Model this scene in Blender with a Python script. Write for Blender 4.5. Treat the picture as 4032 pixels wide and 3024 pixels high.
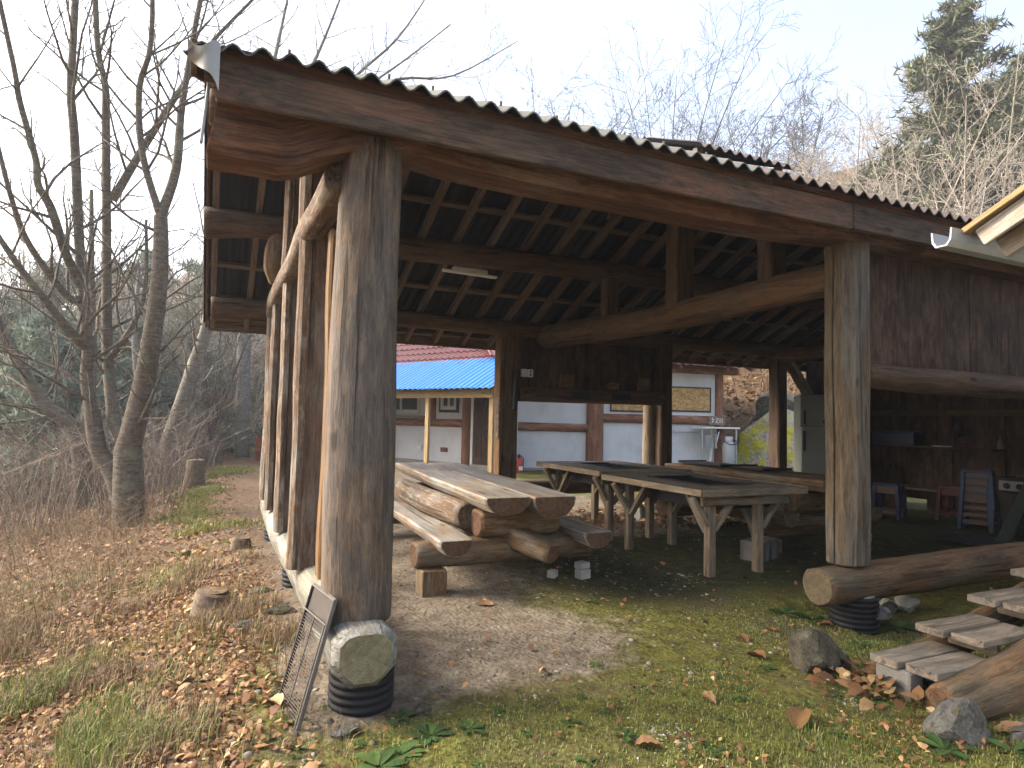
import bpy, math, random
import numpy as np
from mathutils import Vector, Matrix, noise

for o in list(bpy.data.objects): bpy.data.objects.remove(o, do_unlink=True)
scene = bpy.context.scene
COL = scene.collection
rad = math.radians

# ------------------------------------------------------------------ camera
YAW, PITCH, ROLL = rad(-24.566), rad(3.045), rad(1.233)
fw = Vector((-math.sin(YAW)*math.cos(PITCH), math.cos(YAW)*math.cos(PITCH), math.sin(PITCH)))
rt = Vector((math.cos(YAW), math.sin(YAW), 0)); up = rt.cross(fw)
r2 = rt*math.cos(ROLL)+up*math.sin(ROLL); u2 = -rt*math.sin(ROLL)+up*math.cos(ROLL)
cd = bpy.data.cameras.new('camera'); cam = bpy.data.objects.new('camera', cd); COL.objects.link(cam)
cam.matrix_world = Matrix(((r2.x, u2.x, -fw.x, 0), (r2.y, u2.y, -fw.y, 0), (r2.z, u2.z, -fw.z, 1.25), (0, 0, 0, 1)))
cd.sensor_width = 36; cd.lens = 22.662; cd.clip_start = .05; cd.clip_end = 2000
scene.camera = cam

# ------------------------------------------------------------------ sky, sun, exposure
SUN_EL = rad(37); SUN_DIR = Vector((-.86, .50, 0)).normalized()      # horizontal direction towards the sun
w = bpy.data.worlds.new('World'); scene.world = w; w.use_nodes = True
nt = w.node_tree; bg = nt.nodes['Background']
sky = nt.nodes.new('ShaderNodeTexSky'); sky.sky_type = 'NISHITA'; sky.sun_disc = False
sky.sun_elevation = SUN_EL; sky.sun_rotation = math.atan2(SUN_DIR.x, SUN_DIR.y)
sky.air_density = 1.0; sky.dust_density = 8.0; sky.ozone_density = 1.0; sky.altitude = 300
veil = nt.nodes.new('ShaderNodeHueSaturation'); veil.inputs['Saturation'].default_value = .85; veil.inputs['Value'].default_value = 1.08      # thin high cloud over the whole sky
nt.links.new(sky.outputs[0], veil.inputs['Color']); nt.links.new(veil.outputs[0], bg.inputs[0]); bg.inputs[1].default_value = .15
sl = bpy.data.lights.new('sun', 'SUN'); sl.energy = 1.3; sl.angle = rad(16); sl.color = (1, .96, .90)
so = bpy.data.objects.new('sun', sl); COL.objects.link(so)
sd = SUN_DIR*math.cos(SUN_EL)+Vector((0, 0, math.sin(SUN_EL)))
so.rotation_euler = sd.to_track_quat('Z', 'Y').to_euler(); so.location = sd*40
vs = scene.view_settings; vs.view_transform = 'Standard'; vs.look = 'None'; vs.exposure = 1.95; vs.gamma = 1; vs.use_curve_mapping = False

# ------------------------------------------------------------------ mesh helpers
RND = random.Random(7)
def V3(p): return p if isinstance(p, Vector) else Vector(p)

class MB:
    def __init__(s): s.v = []; s.f = []; s.g = []; s.sm = []; s.mi = []; s.M = None
    def _add(s, vs_, fs, gs, sm, mi=0):
        b = len(s.v)
        if s.M is not None: vs_ = [s.M @ V3(p) for p in vs_]
        s.v += [tuple(p) for p in vs_]; s.g += gs
        s.f += [tuple(i+b for i in f) for f in fs]; s.sm += [sm]*len(fs); s.mi += [mi]*len(fs)
    def loft(s, path, profs, uph=(0, 0, 1), smooth=False, capinset=0.0, caps=True):
        """profs: one profile (list of (a,b)) or a list of them, a = sideways, b = up"""
        path = [V3(p) for p in path]; n = len(path)
        if not isinstance(profs[0][0], (tuple, list)): profs = [profs]*n
        uph = V3(uph); off = (RND.uniform(-9, 9), RND.uniform(-9, 9), RND.uniform(-9, 9))
        secs = []; L = 0; fr = []
        for i, p in enumerate(path):
            t = (path[min(i+1, n-1)]-path[max(i-1, 0)]).normalized()
            sd_ = uph.cross(t)
            if sd_.length < 1e-4: sd_ = Vector((0, 1, 0)).cross(t)
            sd_.normalize(); u_ = t.cross(sd_)
            if i: L += (p-path[i-1]).length
            secs.append((p, sd_, u_, L, profs[i])); fr.append((p, t))
        if capinset:
            c = capinset
            def ins(k, sgn):
                p, a, b, l, pr = secs[k]
                m = max(max(abs(q[0]) for q in pr), max(abs(q[1]) for q in pr)); f_ = max(.3, 1-c/m)
                ca = sum(q[0] for q in pr)/len(pr); cb = sum(q[1] for q in pr)/len(pr)
                return (p, a, b, l, [((q[0]-ca)*f_+ca, (q[1]-cb)*f_+cb) for q in pr]), (p+fr[k][1]*sgn*c, a, b, l, pr)
            e0, m0 = ins(0, 1); e1, m1 = ins(-1, -1)
            secs = [e0, m0]+secs[1:-1]+[m1, e1]
        m = len(secs[0][4]); vs_ = []; gs = []
        for p, a, b, l, pr in secs:
            for q in pr:
                vs_.append(p+a*q[0]+b*q[1]); gs.append((q[0]+off[0], q[1]+off[1], l+off[2]))
        fs = []
        for i in range(len(secs)-1):
            for j in range(m):
                k = (j+1) % m
                fs.append((i*m+j, i*m+k, (i+1)*m+k, (i+1)*m+j))
        s._add(vs_, fs, gs, smooth)
        if caps:
            for i in (0, len(secs)-1):
                idx = vs_[i*m:(i+1)*m]; gg = gs[i*m:(i+1)*m]
                f = tuple(range(m)) if i else tuple(range(m))[::-1]
                s._add(idx, [f], [(q[0], q[1], secs[i][3]) for q in secs[i][4]], False, 1)
    def beam(s, p0, p1, w, h, uph=(0, 0, 1), ch=.006, n=1, wob=0.0, seed=None, twist=0):
        """chamfered bar from p0 to p1, w sideways, h up; wob makes its edges run unevenly"""
        p0 = V3(p0); p1 = V3(p1); ch = min(ch, w*.3, h*.3)
        def pr(w, h):
            a, b = w/2, h/2
            return [(-a, -b+ch), (-a+ch, -b), (a-ch, -b), (a, -b+ch), (a, b-ch), (a-ch, b), (-a+ch, b), (-a, b-ch)]
        if n == 1 and not wob: s.loft([p0, p1], pr(w, h), uph, capinset=ch); return
        sd_ = RND.uniform(0, 99) if seed is None else seed
        path = []; prs = []
        for i in range(n+1):
            t = i/n; l = t*(p1-p0).length
            q = noise.noise((sd_, l*1.3, 0)); r = noise.noise((sd_, l*1.3, 7)); k = noise.noise((sd_, l*2.1, 13)); k2 = noise.noise((sd_, l*2.1, 19))
            path.append(p0.lerp(p1, t)+Vector((q, r, k2*.5))*wob*.6); prs.append(pr(w+k*wob*1.6, h+k2*wob*1.6))
        s.loft(path, prs, uph, capinset=ch)
    def box(s, x0, x1, y0, y1, z0, z1, ch=.004):
        d = (x1-x0, y1-y0, z1-z0); c = ((x0+x1)/2, (y0+y1)/2, (z0+z1)/2); k = d.index(max(d))
        if k == 0: s.beam((x0, c[1], c[2]), (x1, c[1], c[2]), d[1], d[2], (0, 0, 1), ch)
        elif k == 1: s.beam((c[0], y0, c[2]), (c[0], y1, c[2]), d[0], d[2], (0, 0, 1), ch)
        else: s.beam((c[0], c[1], z0), (c[0], c[1], z1), d[0], d[1], (0, 1, 0), ch)
    def log(s, path, radii, n=14, amp=.06, sub=6, uph=(0, 0, 1), cap=.015, flat=None, seed=None, notch=None):
        """natural log along a path; flat=(angle,frac) planes one side off; notch=angle of a drying crack"""
        path = [V3(p) for p in path]; k = len(path)
        if not isinstance(radii, (list, tuple)): radii = [radii]*k
        P = []; R = []
        for i in range(k-1):
            for j in range(sub):
                t = j/sub
                a = path[max(i-1, 0)]; b = path[i]; c = path[i+1]; d = path[min(i+2, k-1)]
                P.append(.5*((2*b)+(c-a)*t+(2*a-5*b+4*c-d)*t*t+(3*b-a-3*c+d)*t**3)); R.append(radii[i]*(1-t)+radii[i+1]*t)
        P.append(path[-1]); R.append(radii[-1])
        sd_ = RND.uniform(0, 99) if seed is None else seed
        prs = []; l = 0
        for i, (p, r) in enumerate(zip(P, R)):
            if i: l += (p-P[i-1]).length
            pr = []
            for j in range(n):
                a = 2*math.pi*j/n
                q = r*(1+amp*noise.noise((math.cos(a)*1.1+sd_, math.sin(a)*1.1, l*1.1))+amp*.5*noise.noise((math.cos(a)*3, math.sin(a)*3+sd_, l*3.5)))
                x, y = math.cos(a)*q, math.sin(a)*q
                if flat:
                    for fa, ff in flat:
                        fx, fy = math.cos(fa), math.sin(fa); d_ = x*fx+y*fy
                        if d_ > r*ff: x -= (d_-r*ff)*fx; y -= (d_-r*ff)*fy
                pr.append((x, y))
            if notch is not None:
                na = notch+.12*noise.noise((l*1.5, sd_, 3)); c_, s_ = math.cos(na), math.sin(na)
                j = min(range(n), key=lambda q: -(pr[q][0]*c_+pr[q][1]*s_)); x, y = pr[j]; wd = .02*r/.13
                tx, ty = -s_*wd, c_*wd
                dpt = .35 if 0 < i < len(P)-1 else .25
                pr[j:j+1] = [(x-tx*.5, y-ty*.5), (x*(1-dpt), y*(1-dpt)), (x+tx*.5, y+ty*.5)]
            prs.append(pr)
        s.loft(P, prs, uph, smooth=True, capinset=cap)
    def lathe(s, c, prof, n=24, axis='z'):
        """prof: list of (radius, height)"""
        vs_ = []; gs = []; fs = []; m = len(prof)
        for r, h in prof:
            for j in range(n):
                a = 2*math.pi*j/n; x, y, z = r*math.cos(a), r*math.sin(a), h
                q = {'z': (x, y, z), 'y': (x, z, y), 'x': (z, x, y)}[axis]
                vs_.append((c[0]+q[0], c[1]+q[1], c[2]+q[2])); gs.append((x, y, z))
        for i in range(m-1):
            for j in range(n):
                k = (j+1) % n; fs.append((i*n+j, i*n+k, (i+1)*n+k, (i+1)*n+j))
        s._add(vs_, fs, gs, True)
        s._add(vs_[:n], [tuple(range(n))[::-1]], gs[:n], False); s._add(vs_[-n:], [tuple(range(n))], gs[-n:], False)
    def wire(s, pts, r, n=5):
        a = [(r*math.cos(2*math.pi*j/n), r*math.sin(2*math.pi*j/n)) for j in range(n)]
        s.loft(pts, a, (.13, .21, .97), smooth=True)
    def quad(s, a, b, c, d): s._add([a, b, c, d], [(0, 1, 2, 3)], [tuple(a), tuple(b), tuple(c), tuple(d)], False)
    def sheet(s, fn, nu, nv, th, smooth=True):
        """thick surface from fn(u,v)->(x,y,z), u,v in 0..1"""
        P = [[V3(fn(i/nu, j/nv)) for j in range(nv+1)] for i in range(nu+1)]
        vs_ = []; gs = []
        N = []
        for i in range(nu+1):
            for j in range(nv+1):
                a = P[min(i+1, nu)][j]-P[max(i-1, 0)][j]; b = P[i][min(j+1, nv)]-P[i][max(j-1, 0)]; N.append(a.cross(b).normalized())
        flat_ = [p for r_ in P for p in r_]
        for k, p in enumerate(flat_): vs_.append(p+N[k]*th/2); gs.append(tuple(p))
        for k, p in enumerate(flat_): vs_.append(p-N[k]*th/2); gs.append(tuple(p))
        m = len(flat_); w_ = nv+1; fs = []; fs2 = []
        for i in range(nu):
            for j in range(nv):
                a = i*w_+j; q = (a, a+w_, a+w_+1, a+1); fs.append(q); fs2.append(tuple(x+m for x in q[::-1]))
        s._add(vs_, fs+fs2, gs, smooth); s.mi[-len(fs2):] = [1]*len(fs2)
        rim = []
        for i in range(nu): rim.append((i*w_, i*w_+m, (i+1)*w_+m, (i+1)*w_)); a = i*w_+nv; rim.append((a+w_, a+w_+m, a+m, a))
        for j in range(nv): rim.append((j+1, j+1+m, j+m, j)); a = nu*w_+j; rim.append((a, a+m, a+1+m, a+1))
        ids = sorted({x for f in rim for x in f}); mp = {x: i for i, x in enumerate(ids)}
        s._add([vs_[x] for x in ids], [tuple(mp[x] for x in f) for f in rim], [gs[x] for x in ids], False)
    def obj(s, name, mat, parent=None, mat2=None, **props):
        me = bpy.data.meshes.new(name); M_, s.M = s.M, None
        me.from_pydata(s.v, [], s.f); me.polygons.foreach_set('use_smooth', s.sm)
        at = me.attributes.new('gc', 'FLOAT_VECTOR', 'POINT'); at.data.foreach_set('vector', np.array(s.g, 'f').ravel())
        me.materials.append(mat)
        if mat2 is not None: me.materials.append(mat2); me.polygons.foreach_set('material_index', s.mi)
        me.update()
        return link(name, me, parent, **props)

def link(name, me, parent=None, **props):
    o = bpy.data.objects.new(name, me); COL.objects.link(o)
    if parent is not None:
        o.parent = parent; L = WLOC.get(parent.name, (0, 0, 0)); o.matrix_parent_inverse = Matrix.Translation((-L[0], -L[1], -L[2]))
        WLOC[o.name] = L if False else (0, 0, 0)
    for k, v in props.items(): o[k] = v
    return o
WLOC = {}
def thing(name, label, cat, loc=(0, 0, 0), group=None):
    o = bpy.data.objects.new(name, None); COL.objects.link(o); o.location = loc; o.empty_display_size = .2
    WLOC[o.name] = loc; tag(o, label, cat, group); return o
def tag(o, label, cat, group=None):
    o['label'] = label; o['category'] = cat
    if group: o['group'] = group
    return o
def copy_tree(o, parent=None):
    c = o.copy(); COL.objects.link(c); c.parent = parent
    for ch in o.children: copy_tree(ch, c)
    return c
def part(name, mat, parent, fn, **props):
    m = MB(); fn(m); return m.obj(name, mat, parent, **props)

def fastmesh(name, V, T, mat, parent=None, attrs=None, smooth=False, **props):
    """numpy triangles/quads to an object; T (k,3) or (k,4)"""
    V = np.asarray(V, 'f'); T = np.asarray(T, 'i'); me = bpy.data.meshes.new(name); k = T.shape[1]
    me.vertices.add(len(V)); me.vertices.foreach_set('co', V.ravel())
    me.loops.add(T.size); me.loops.foreach_set('vertex_index', T.ravel())
    me.polygons.add(len(T)); me.polygons.foreach_set('loop_start', np.arange(0, T.size, k, dtype='i')); me.polygons.foreach_set('loop_total', np.full(len(T), k, 'i'))
    if smooth: me.polygons.foreach_set('use_smooth', np.ones(len(T), bool))
    for a, d in (attrs or {}).items():
        d = np.asarray(d, 'f')
        if d.ndim == 1: me.attributes.new(a, 'FLOAT', 'POINT').data.foreach_set('value', d)
        else: me.attributes.new(a, 'FLOAT_VECTOR', 'POINT').data.foreach_set('vector', d.ravel())
    me.update(calc_edges=True); me.validate(); me.materials.append(mat)
    return link(name, me, parent, **props)

# ------------------------------------------------------------------ material helpers
class NT:
    def __init__(s, name):
        s.m = bpy.data.materials.new(name); s.m.use_nodes = True; s.t = s.m.node_tree; s.b = s.t.nodes['Principled BSDF']
    def n(s, typ, **kw):
        nd = s.t.nodes.new('ShaderNode'+typ)
        for k, v in kw.items():
            if k.startswith('i_'):
                key = k[2:]; key = int(key) if key.isdigit() else key.replace('_', ' ')
                s.set(nd.inputs[key], v)
            else: setattr(nd, k, v)
        return nd
    def set(s, inp, v):
        if hasattr(v, 'is_output') or hasattr(v, 'links'): s.t.links.new(v, inp)
        else:
            if isinstance(v, (tuple, list)) and len(v) == 3 and inp.type == 'RGBA': v = (*v, 1)
            inp.default_value = v
    def ramp(s, fac, stops):
        r = s.n('ValToRGB'); s.set(r.inputs[0], fac); e = r.color_ramp.elements
        while len(e) < len(stops): e.new(.5)
        for el, (p, c) in zip(e, stops): el.position = p; el.color = (*c, 1) if len(c) == 3 else c
        return r.outputs[0]
    def mix(s, fac, a, b, mode='MIX'):
        x = s.n('Mix', data_type='RGBA', blend_type=mode); s.set(x.inputs[0], fac); s.set(x.inputs[6], a); s.set(x.inputs[7], b); return x.outputs[2]
    def math(s, op, a, b=0.0, c=None, clamp=False):
        x = s.n('Math', operation=op, use_clamp=clamp); s.set(x.inputs[0], a); s.set(x.inputs[1], b)
        if c is not None: s.set(x.inputs[2], c)
        return x.outputs[0]
    def rng(s, v, a, b, c=0.0, d=1.0):
        x = s.n('MapRange'); s.set(x.inputs[0], v)
        for i, q in enumerate((a, b, c, d)): x.inputs[i+1].default_value = q
        return x.outputs[0]
    def attr(s, name, out='Vector'): return s.n('Attribute', attribute_name=name).outputs[out]
    def noise(s, vec, scale, detail=4, rough=.55, dist=0.0):
        x = s.n('TexNoise'); s.set(x.inputs['Vector'], vec); x.inputs['Scale'].default_value = scale; x.inputs['Detail'].default_value = detail; x.inputs['Roughness'].default_value = rough; x.inputs['Distortion'].default_value = dist
        return x.outputs[0]
    def scl(s, vec, sc):
        x = s.n('Mapping'); s.set(x.inputs[0], vec); x.inputs['Scale'].default_value = sc; return x.outputs[0]
    def bump(s, h, strength=.3, dist=.01):
        x = s.n('Bump'); s.set(x.inputs['Height'], h); x.inputs['Strength'].default_value = strength; x.inputs['Distance'].default_value = dist
        s.t.links.new(x.outputs[0], s.b.inputs['Normal'])
    def done(s, col, rough=.8, spec=.3, metal=0.0):
        s.set(s.b.inputs['Base Color'], col); s.set(s.b.inputs['Roughness'], rough); s.set(s.b.inputs['Specular IOR Level'], spec); s.b.inputs['Metallic'].default_value = metal
        return s.m

def wood(name, c, blotch=None, bl=(.5, .62), bscale=1.6, scale=16, stretch=.06, rough=.78, bump=.35, crack=.6, knots=True, spec=.25, mott=0.0):
    """grain along the third grain coordinate: broad bands, fine fibres, weathered patches, flakes, drying cracks and knots"""
    s = NT(name); g = s.attr('gc')
    rnd = s.n('ObjectInfo').outputs['Random']
    ov = s.n('VectorMath', operation='ADD'); s.set(ov.inputs[0], g); cv = s.n('CombineXYZ'); s.set(cv.inputs[2], s.math('MULTIPLY', rnd, 37.0)); s.set(cv.inputs[0], s.math('MULTIPLY', rnd, 11.0)); s.t.links.new(cv.outputs[0], ov.inputs[1]); g = ov.outputs[0]
    a = s.noise(s.scl(g, (1, 1, stretch*2.2)), scale, 5, .7, .8)
    b = s.noise(s.scl(g, (1, 1, .05)), scale*9, 3, .7)
    f = s.math('MULTIPLY_ADD', b, .45, s.math('MULTIPLY', a, .62))
    col = s.ramp(f, [(.40, c[0]), (.53, c[1]), (.67, c[2])])
    if blotch is not None:
        n2 = s.noise(s.scl(g, (1, 1, .38)), bscale*2.2, 7, .72, .4)
        col = s.mix(s.rng(n2, bl[0]-.02, bl[1]-.04), col, s.mix(s.rng(f, .38, .68), tuple(x*.55 for x in blotch), tuple(x*1.6 for x in blotch)))
    if mott:
        n3 = s.noise(s.scl(g, (1, 1, .22)), 26, 5, .7, .5)
        col = s.mix(s.math('MULTIPLY', s.rng(n3, .53, .58), mott), col, tuple(min(1, x*1.25) for x in c[2]))
        col = s.mix(s.math('MULTIPLY', s.rng(n3, .44, .38), mott), col, tuple(x*.6 for x in c[0]))
    cr = s.noise(s.scl(g, (1, 1, .02)), scale*1.5, 2, .5)
    cr2 = s.noise(s.scl(g, (1, 1, .30)), 5, 2, .5)
    ck = s.math('MULTIPLY', s.rng(cr, .585, .615), s.rng(cr2, .45, .6))
    col = s.mix(s.math('MULTIPLY', ck, crack), col, tuple(x*.22 for x in c[0]))
    h = s.math('SUBTRACT', f, s.math('MULTIPLY', ck, .8))
    if knots:
        v = s.n('TexVoronoi'); s.set(v.inputs['Vector'], s.scl(g, (4.6, 4.6, 1.7))); v.inputs['Scale'].default_value = 1.0; v.inputs['Randomness'].default_value = 1.0
        kn = s.rng(v.outputs['Distance'], .10, .05)
        col = s.mix(s.math('MULTIPLY', kn, .8), col, tuple(x*.4 for x in c[0]))
    hv = s.n('HueSaturation'); s.set(hv.inputs['Color'], col); s.set(hv.inputs['Value'], s.rng(rnd, 0, 1, .82, 1.18)); col = hv.outputs[0]
    s.bump(h, bump*1.5, .012)
    return s.done(col, rough, spec)

def plain(name, c, rough=.6, metal=0.0, var=.12, scale=6, bump=0, spec=.4):
    s = NT(name); p = s.n('TexCoord').outputs['Object']
    n = s.noise(p, scale, 5, .6); col = s.mix(n, tuple(x*(1-var*2) for x in c), tuple(min(1, x*(1+var*2)) for x in c))
    if bump: s.bump(s.noise(p, scale*8, 4), bump, .006)
    return s.done(col, s.rng(n, .2, .8, rough-.08, rough+.08), spec, metal)
# ------------------------------------------------------------------ materials
M = {}
M['dark'] = wood('dark_stained_timber', ((0.0316, 0.0146, 0.00809), (0.0805, 0.0344, 0.0162), (0.151, 0.0688, 0.0313)), blotch=(0.111, 0.0676, 0.0455), bl=(.54, .66))
M['fascia'] = wood('weathered_fascia', ((0.0225, 0.0153, 0.0105), (0.0537, 0.0357, 0.0232), (0.106, 0.0713, 0.0442)), blotch=(0.111, 0.0546, 0.0312), bl=(.54, .66), scale=11, stretch=.09, mott=.25)
M['inner'] = wood('brown_inner_timber', ((0.0342, 0.0204, 0.0123), (0.0779, 0.0466, 0.0273), (0.123, 0.0805, 0.0493)), scale=14)
M['rafter'] = wood('brown_rafter_timber', ((0.065, 0.045, 0.034), (0.125, 0.088, 0.064), (0.18, 0.135, 0.1)), scale=20, knots=False)
M['post'] = wood('mottled_post', ((0.075, 0.05, 0.033), (0.138, 0.093, 0.058), (0.215, 0.155, 0.098)), blotch=(0.095, 0.077, 0.062), bl=(.47, .57), bscale=2.2, scale=20, stretch=.10, bump=.8, mott=.22)
M['postr'] = wood('grey_brown_post', ((0.0479, 0.0322, 0.018), (0.101, 0.0701, 0.0399), (0.165, 0.123, 0.0718)), blotch=(0.09, 0.0768, 0.06), bl=(.47, .58), bscale=2.0, scale=18, bump=.6, mott=.2)
M['sill'] = wood('pale_weathered_log', ((.12, .112, .092), (.25, .24, .205), (.36, .35, .305)), blotch=(.17, .155, .115), bl=(.48, .62), scale=12, crack=.7, bump=.5, mott=.2)
M['grey'] = wood('grey_weathered_slab', ((0.069, 0.0529, 0.0391), (0.167, 0.136, 0.103), (0.276, 0.241, 0.19)), blotch=(0.12, 0.0744, 0.0432), bl=(.46, .57), bscale=2.2, scale=20, stretch=.07, bump=.8, mott=.35)
M['stud'] = wood('brown_stud', ((0.0438, 0.026, 0.0175), (0.0938, 0.0559, 0.0365), (0.15, 0.0975, 0.0648)), blotch=(0.12, 0.096, 0.072), bl=(.55, .66), scale=18, mott=.25)
M['orange'] = wood('orange_debarked_slab', ((.06, .030, .011), (.125, .068, .026), (.19, .115, .05)), scale=12, crack=.6, mott=.2)
M['silld'] = wood('brown_sill_log', ((0.0524, 0.0276, 0.0132), (0.113, 0.0624, 0.0286), (0.179, 0.106, 0.053)), blotch=(.078, .06, .036), bl=(.50, .62), scale=14, bump=.6, mott=.3)
M['table'] = wood('worn_table_plank', ((0.123, 0.0743, 0.0418), (0.252, 0.173, 0.107), (0.382, 0.297, 0.209)), blotch=(0.247, 0.231, 0.198), bl=(.44, .58), scale=9, stretch=.05, rough=.6, spec=.35, bump=.4, mott=.15)
M['tlog'] = wood('table_log', ((0.0594, 0.0306, 0.0129), (0.124, 0.0694, 0.0298), (0.216, 0.148, 0.0808)), blotch=(.15, .125, .095), bl=(.53, .66), scale=12, bump=.5, mott=.2)
M['tend'] = wood('cut_log_end', ((0.0438, 0.0184, 0.00935), (0.0875, 0.0388, 0.0187), (0.138, 0.0673, 0.034)), scale=7, stretch=.5, crack=.3, knots=False)
M['grill'] = wood('grey_lumber', ((0.0919, 0.065, 0.0394), (0.19, 0.14, 0.0866), (0.283, 0.219, 0.143)), blotch=(0.143, 0.117, 0.0884), bl=(.48, .62), scale=16, bump=.45, mott=.2)
M['grilltop'] = wood('sooty_grey_lumber', ((.05, .043, .034), (.10, .088, .07), (.16, .14, .115)), scale=14, bump=.35)
M['pine'] = wood('fresh_pine', ((.20, .125, .055), (.30, .205, .095), (.38, .28, .145)), scale=12, crack=.2, bump=.2)
M['ply'] = wood('stained_plywood', ((0.0182, 0.0107, 0.00628), (0.0444, 0.025, 0.0131), (0.0836, 0.0535, 0.0288)), blotch=(0.0858, 0.0486, 0.0286), bl=(.5, .66), bscale=2.8, scale=10, stretch=.22, knots=False)
M['housewood'] = wood('red_brown_house_timber', ((.10, .04, .022), (.21, .09, .05), (.30, .15, .09)), blotch=(.30, .2, .14), bl=(.56, .74), scale=11)
M['neighbour'] = wood('greyed_fascia', ((0.136, 0.112, 0.088), (0.264, 0.232, 0.192), (0.368, 0.336, 0.288)), blotch=(0.208, 0.136, 0.072), bl=(.5, .66), scale=12)
M['step'] = wood('step_plank', ((.085, .066, .046), (.155, .124, .09), (.22, .18, .135)), blotch=(.10, .085, .066), bl=(.48, .6), mott=.25, scale=14, bump=.4)

def endgrain(name, c):
    s = NT(name); g = s.attr('gc'); sx = s.n('SeparateXYZ'); s.set(sx.inputs[0], g); x, y = sx.outputs[0], sx.outputs[1]
    n = s.noise(g, 14, 4, .6); r = s.math('ADD', s.math('SQRT', s.math('ADD', s.math('MULTIPLY', x, x), s.math('MULTIPLY', y, y))), s.math('MULTIPLY', n, .035))
    ring = s.math('SINE', s.math('MULTIPLY', r, 520.0)); th = s.math('ARCTAN2', y, x); cvx = s.n('CombineXYZ'); s.set(cvx.inputs[0], s.math('MULTIPLY', th, 2.2)); rad_ = s.noise(cvx.outputs[0], 3.0, 2, .5)
    ck = s.math('MULTIPLY', s.rng(rad_, .66, .68), s.rng(r, .012, .03)); b_ = s.noise(g, 30, 5, .7)
    col = s.ramp(s.math('ADD', s.math('MULTIPLY', ring, .04), s.math('MULTIPLY_ADD', b_, .6, s.math('MULTIPLY', s.noise(g, 7, 5, .7), .45))), [(.32, c[0]), (.5, c[1]), (.7, c[2])])
    col = s.mix(s.math('MULTIPLY', ck, .85), col, tuple(q*.15 for q in c[0])); s.bump(s.math('SUBTRACT', s.math('MULTIPLY', ring, .15), ck), .5, .006); return s.done(col, .85, .2)
M['sawn'] = endgrain('olive_sawn_end', ((.10, .085, .045), (.17, .145, .08), (.25, .22, .14))); M['sawnd'] = endgrain('brown_olive_sawn_end', ((.05, .036, .02), (.09, .068, .038), (.14, .108, .065))); M['tend'] = endgrain('brown_sawn_end', ((.045, .022, .012), (.09, .048, .026), (.15, .09, .053)))

def slate(name, c):
    s = NT(name); p = s.n('TexCoord').outputs['Object']
    n = s.noise(p, 3, 6, .65); n2 = s.noise(p, 45, 4, .6); st = s.noise(s.scl(p, (14, 1.2, 1.2)), 2, 4)
    col = s.ramp(s.math('MULTIPLY_ADD', st, .4, s.math('MULTIPLY', n, .6)), [(.32, tuple(x*.55 for x in c)), (.52, c), (.72, tuple(min(1, x*1.4) for x in c))])
    col = s.mix(s.rng(n2, .62, .7), col, (.16, .16, .10)); s.bump(n2, .3, .004); return s.done(col, .9, .15)
M['shade_soot'] = plain('shade_soot_underside', (.021, .024, .032), .85, var=.3, scale=3, spec=.15)  # sheet undersides: shade under the roof put into the colour, along with soot
M['slate'] = slate('grey_fibre_cement_sheet', (.13, .125, .11)); M['slate2'] = slate('brown_fibre_cement_sheet', (.105, .082, .07))
M['blackpipe'] = plain('black_ribbed_pipe', (.012, .012, .013), .62, var=.5, scale=14, bump=.15, spec=.2)
M['concrete'] = plain('rough_concrete', (.25, .235, .20), .9, var=.25, scale=9, bump=.6, spec=.15)
M['metal'] = plain('grey_metal', (.42, .42, .42), .4, .8, var=.15)
M['rustwire'] = plain('sooty_wire', (.05, .04, .032), .6, .2, var=.35, scale=20)
M['wirepale'] = plain('pale_wire', (.10, .088, .072), .55, .2, var=.2, scale=20)
M['iron'] = plain('black_iron', (.014, .014, .015), .5, .3, var=.3, scale=12, bump=.2)
M['flash'] = plain('pale_flashing', (.30, .30, .29), .5, .2, var=.15)
M['white'] = plain('white_plastic', (.78, .77, .73), .4, var=.05)
M['fridge'] = plain('grey_green_enamel', (.15, .16, .14), .38, var=.06, scale=3)
M['black'] = plain('black_plastic', (.012, .012, .013), .4, var=.2)
M['blue'] = plain('blue_plastic', (.010, .026, .075), .45, var=.1)
M['tan'] = plain('tan_plastic', (.10, .055, .04), .5, var=.1)
M['red'] = plain('red_plastic', (.10, .022, .017), .45, var=.12)
M['redpaint'] = plain('red_paint', (.42, .03, .03), .3, var=.1)
M['gas'] = plain('grey_gas_paint', (.33, .34, .35), .45, .1, var=.12)
M['stone'] = plain('grey_stone', (.125, .12, .108), .9, var=.4, scale=16, bump=.8, spec=.15)
M['stone2'] = plain('brown_grey_stone', (.15, .135, .10), .9, var=.45, scale=16, bump=.8, spec=.15)
def rockmat(name, c):
    s = NT(name); q = s.n('TexCoord').outputs['Object']; n = s.noise(q, 9, 8, .7, .5); n2 = s.noise(q, 60, 5, .7); l = s.noise(q, 14, 4, .6)
    col = s.ramp(s.math('MULTIPLY_ADD', n2, .4, s.math('MULTIPLY', n, .6)), [(.36, tuple(x*.35 for x in c)), (.5, c), (.66, tuple(x*1.8 for x in c))])
    col = s.mix(s.rng(l, .56, .62), col, (.075, .07, .035)); s.bump(s.math('ADD', n, s.math('MULTIPLY', n2, .6)), 1.0, .03); return s.done(col, .95, .12)
M['stone'] = rockmat('grey_rock', (.12, .115, .10)); M['stone2'] = rockmat('brown_rock', (.10, .088, .062))
M['brick'] = plain('white_brick', (.36, .34, .29), .85, var=.15, scale=12, bump=.4)
M['cementblock'] = plain('grey_block', (.15, .14, .12), .95, var=.2, scale=14, bump=.6)
M['glass'] = plain('window_glass', (.05, .07, .075), .12, var=.3, scale=2, spec=.6)
M['frame'] = plain('white_window_frame', (.68, .67, .63), .4, var=.06)
M['rust'] = plain('rusty_sheet', (.16, .05, .025), .8, var=.35, scale=5)
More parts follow.
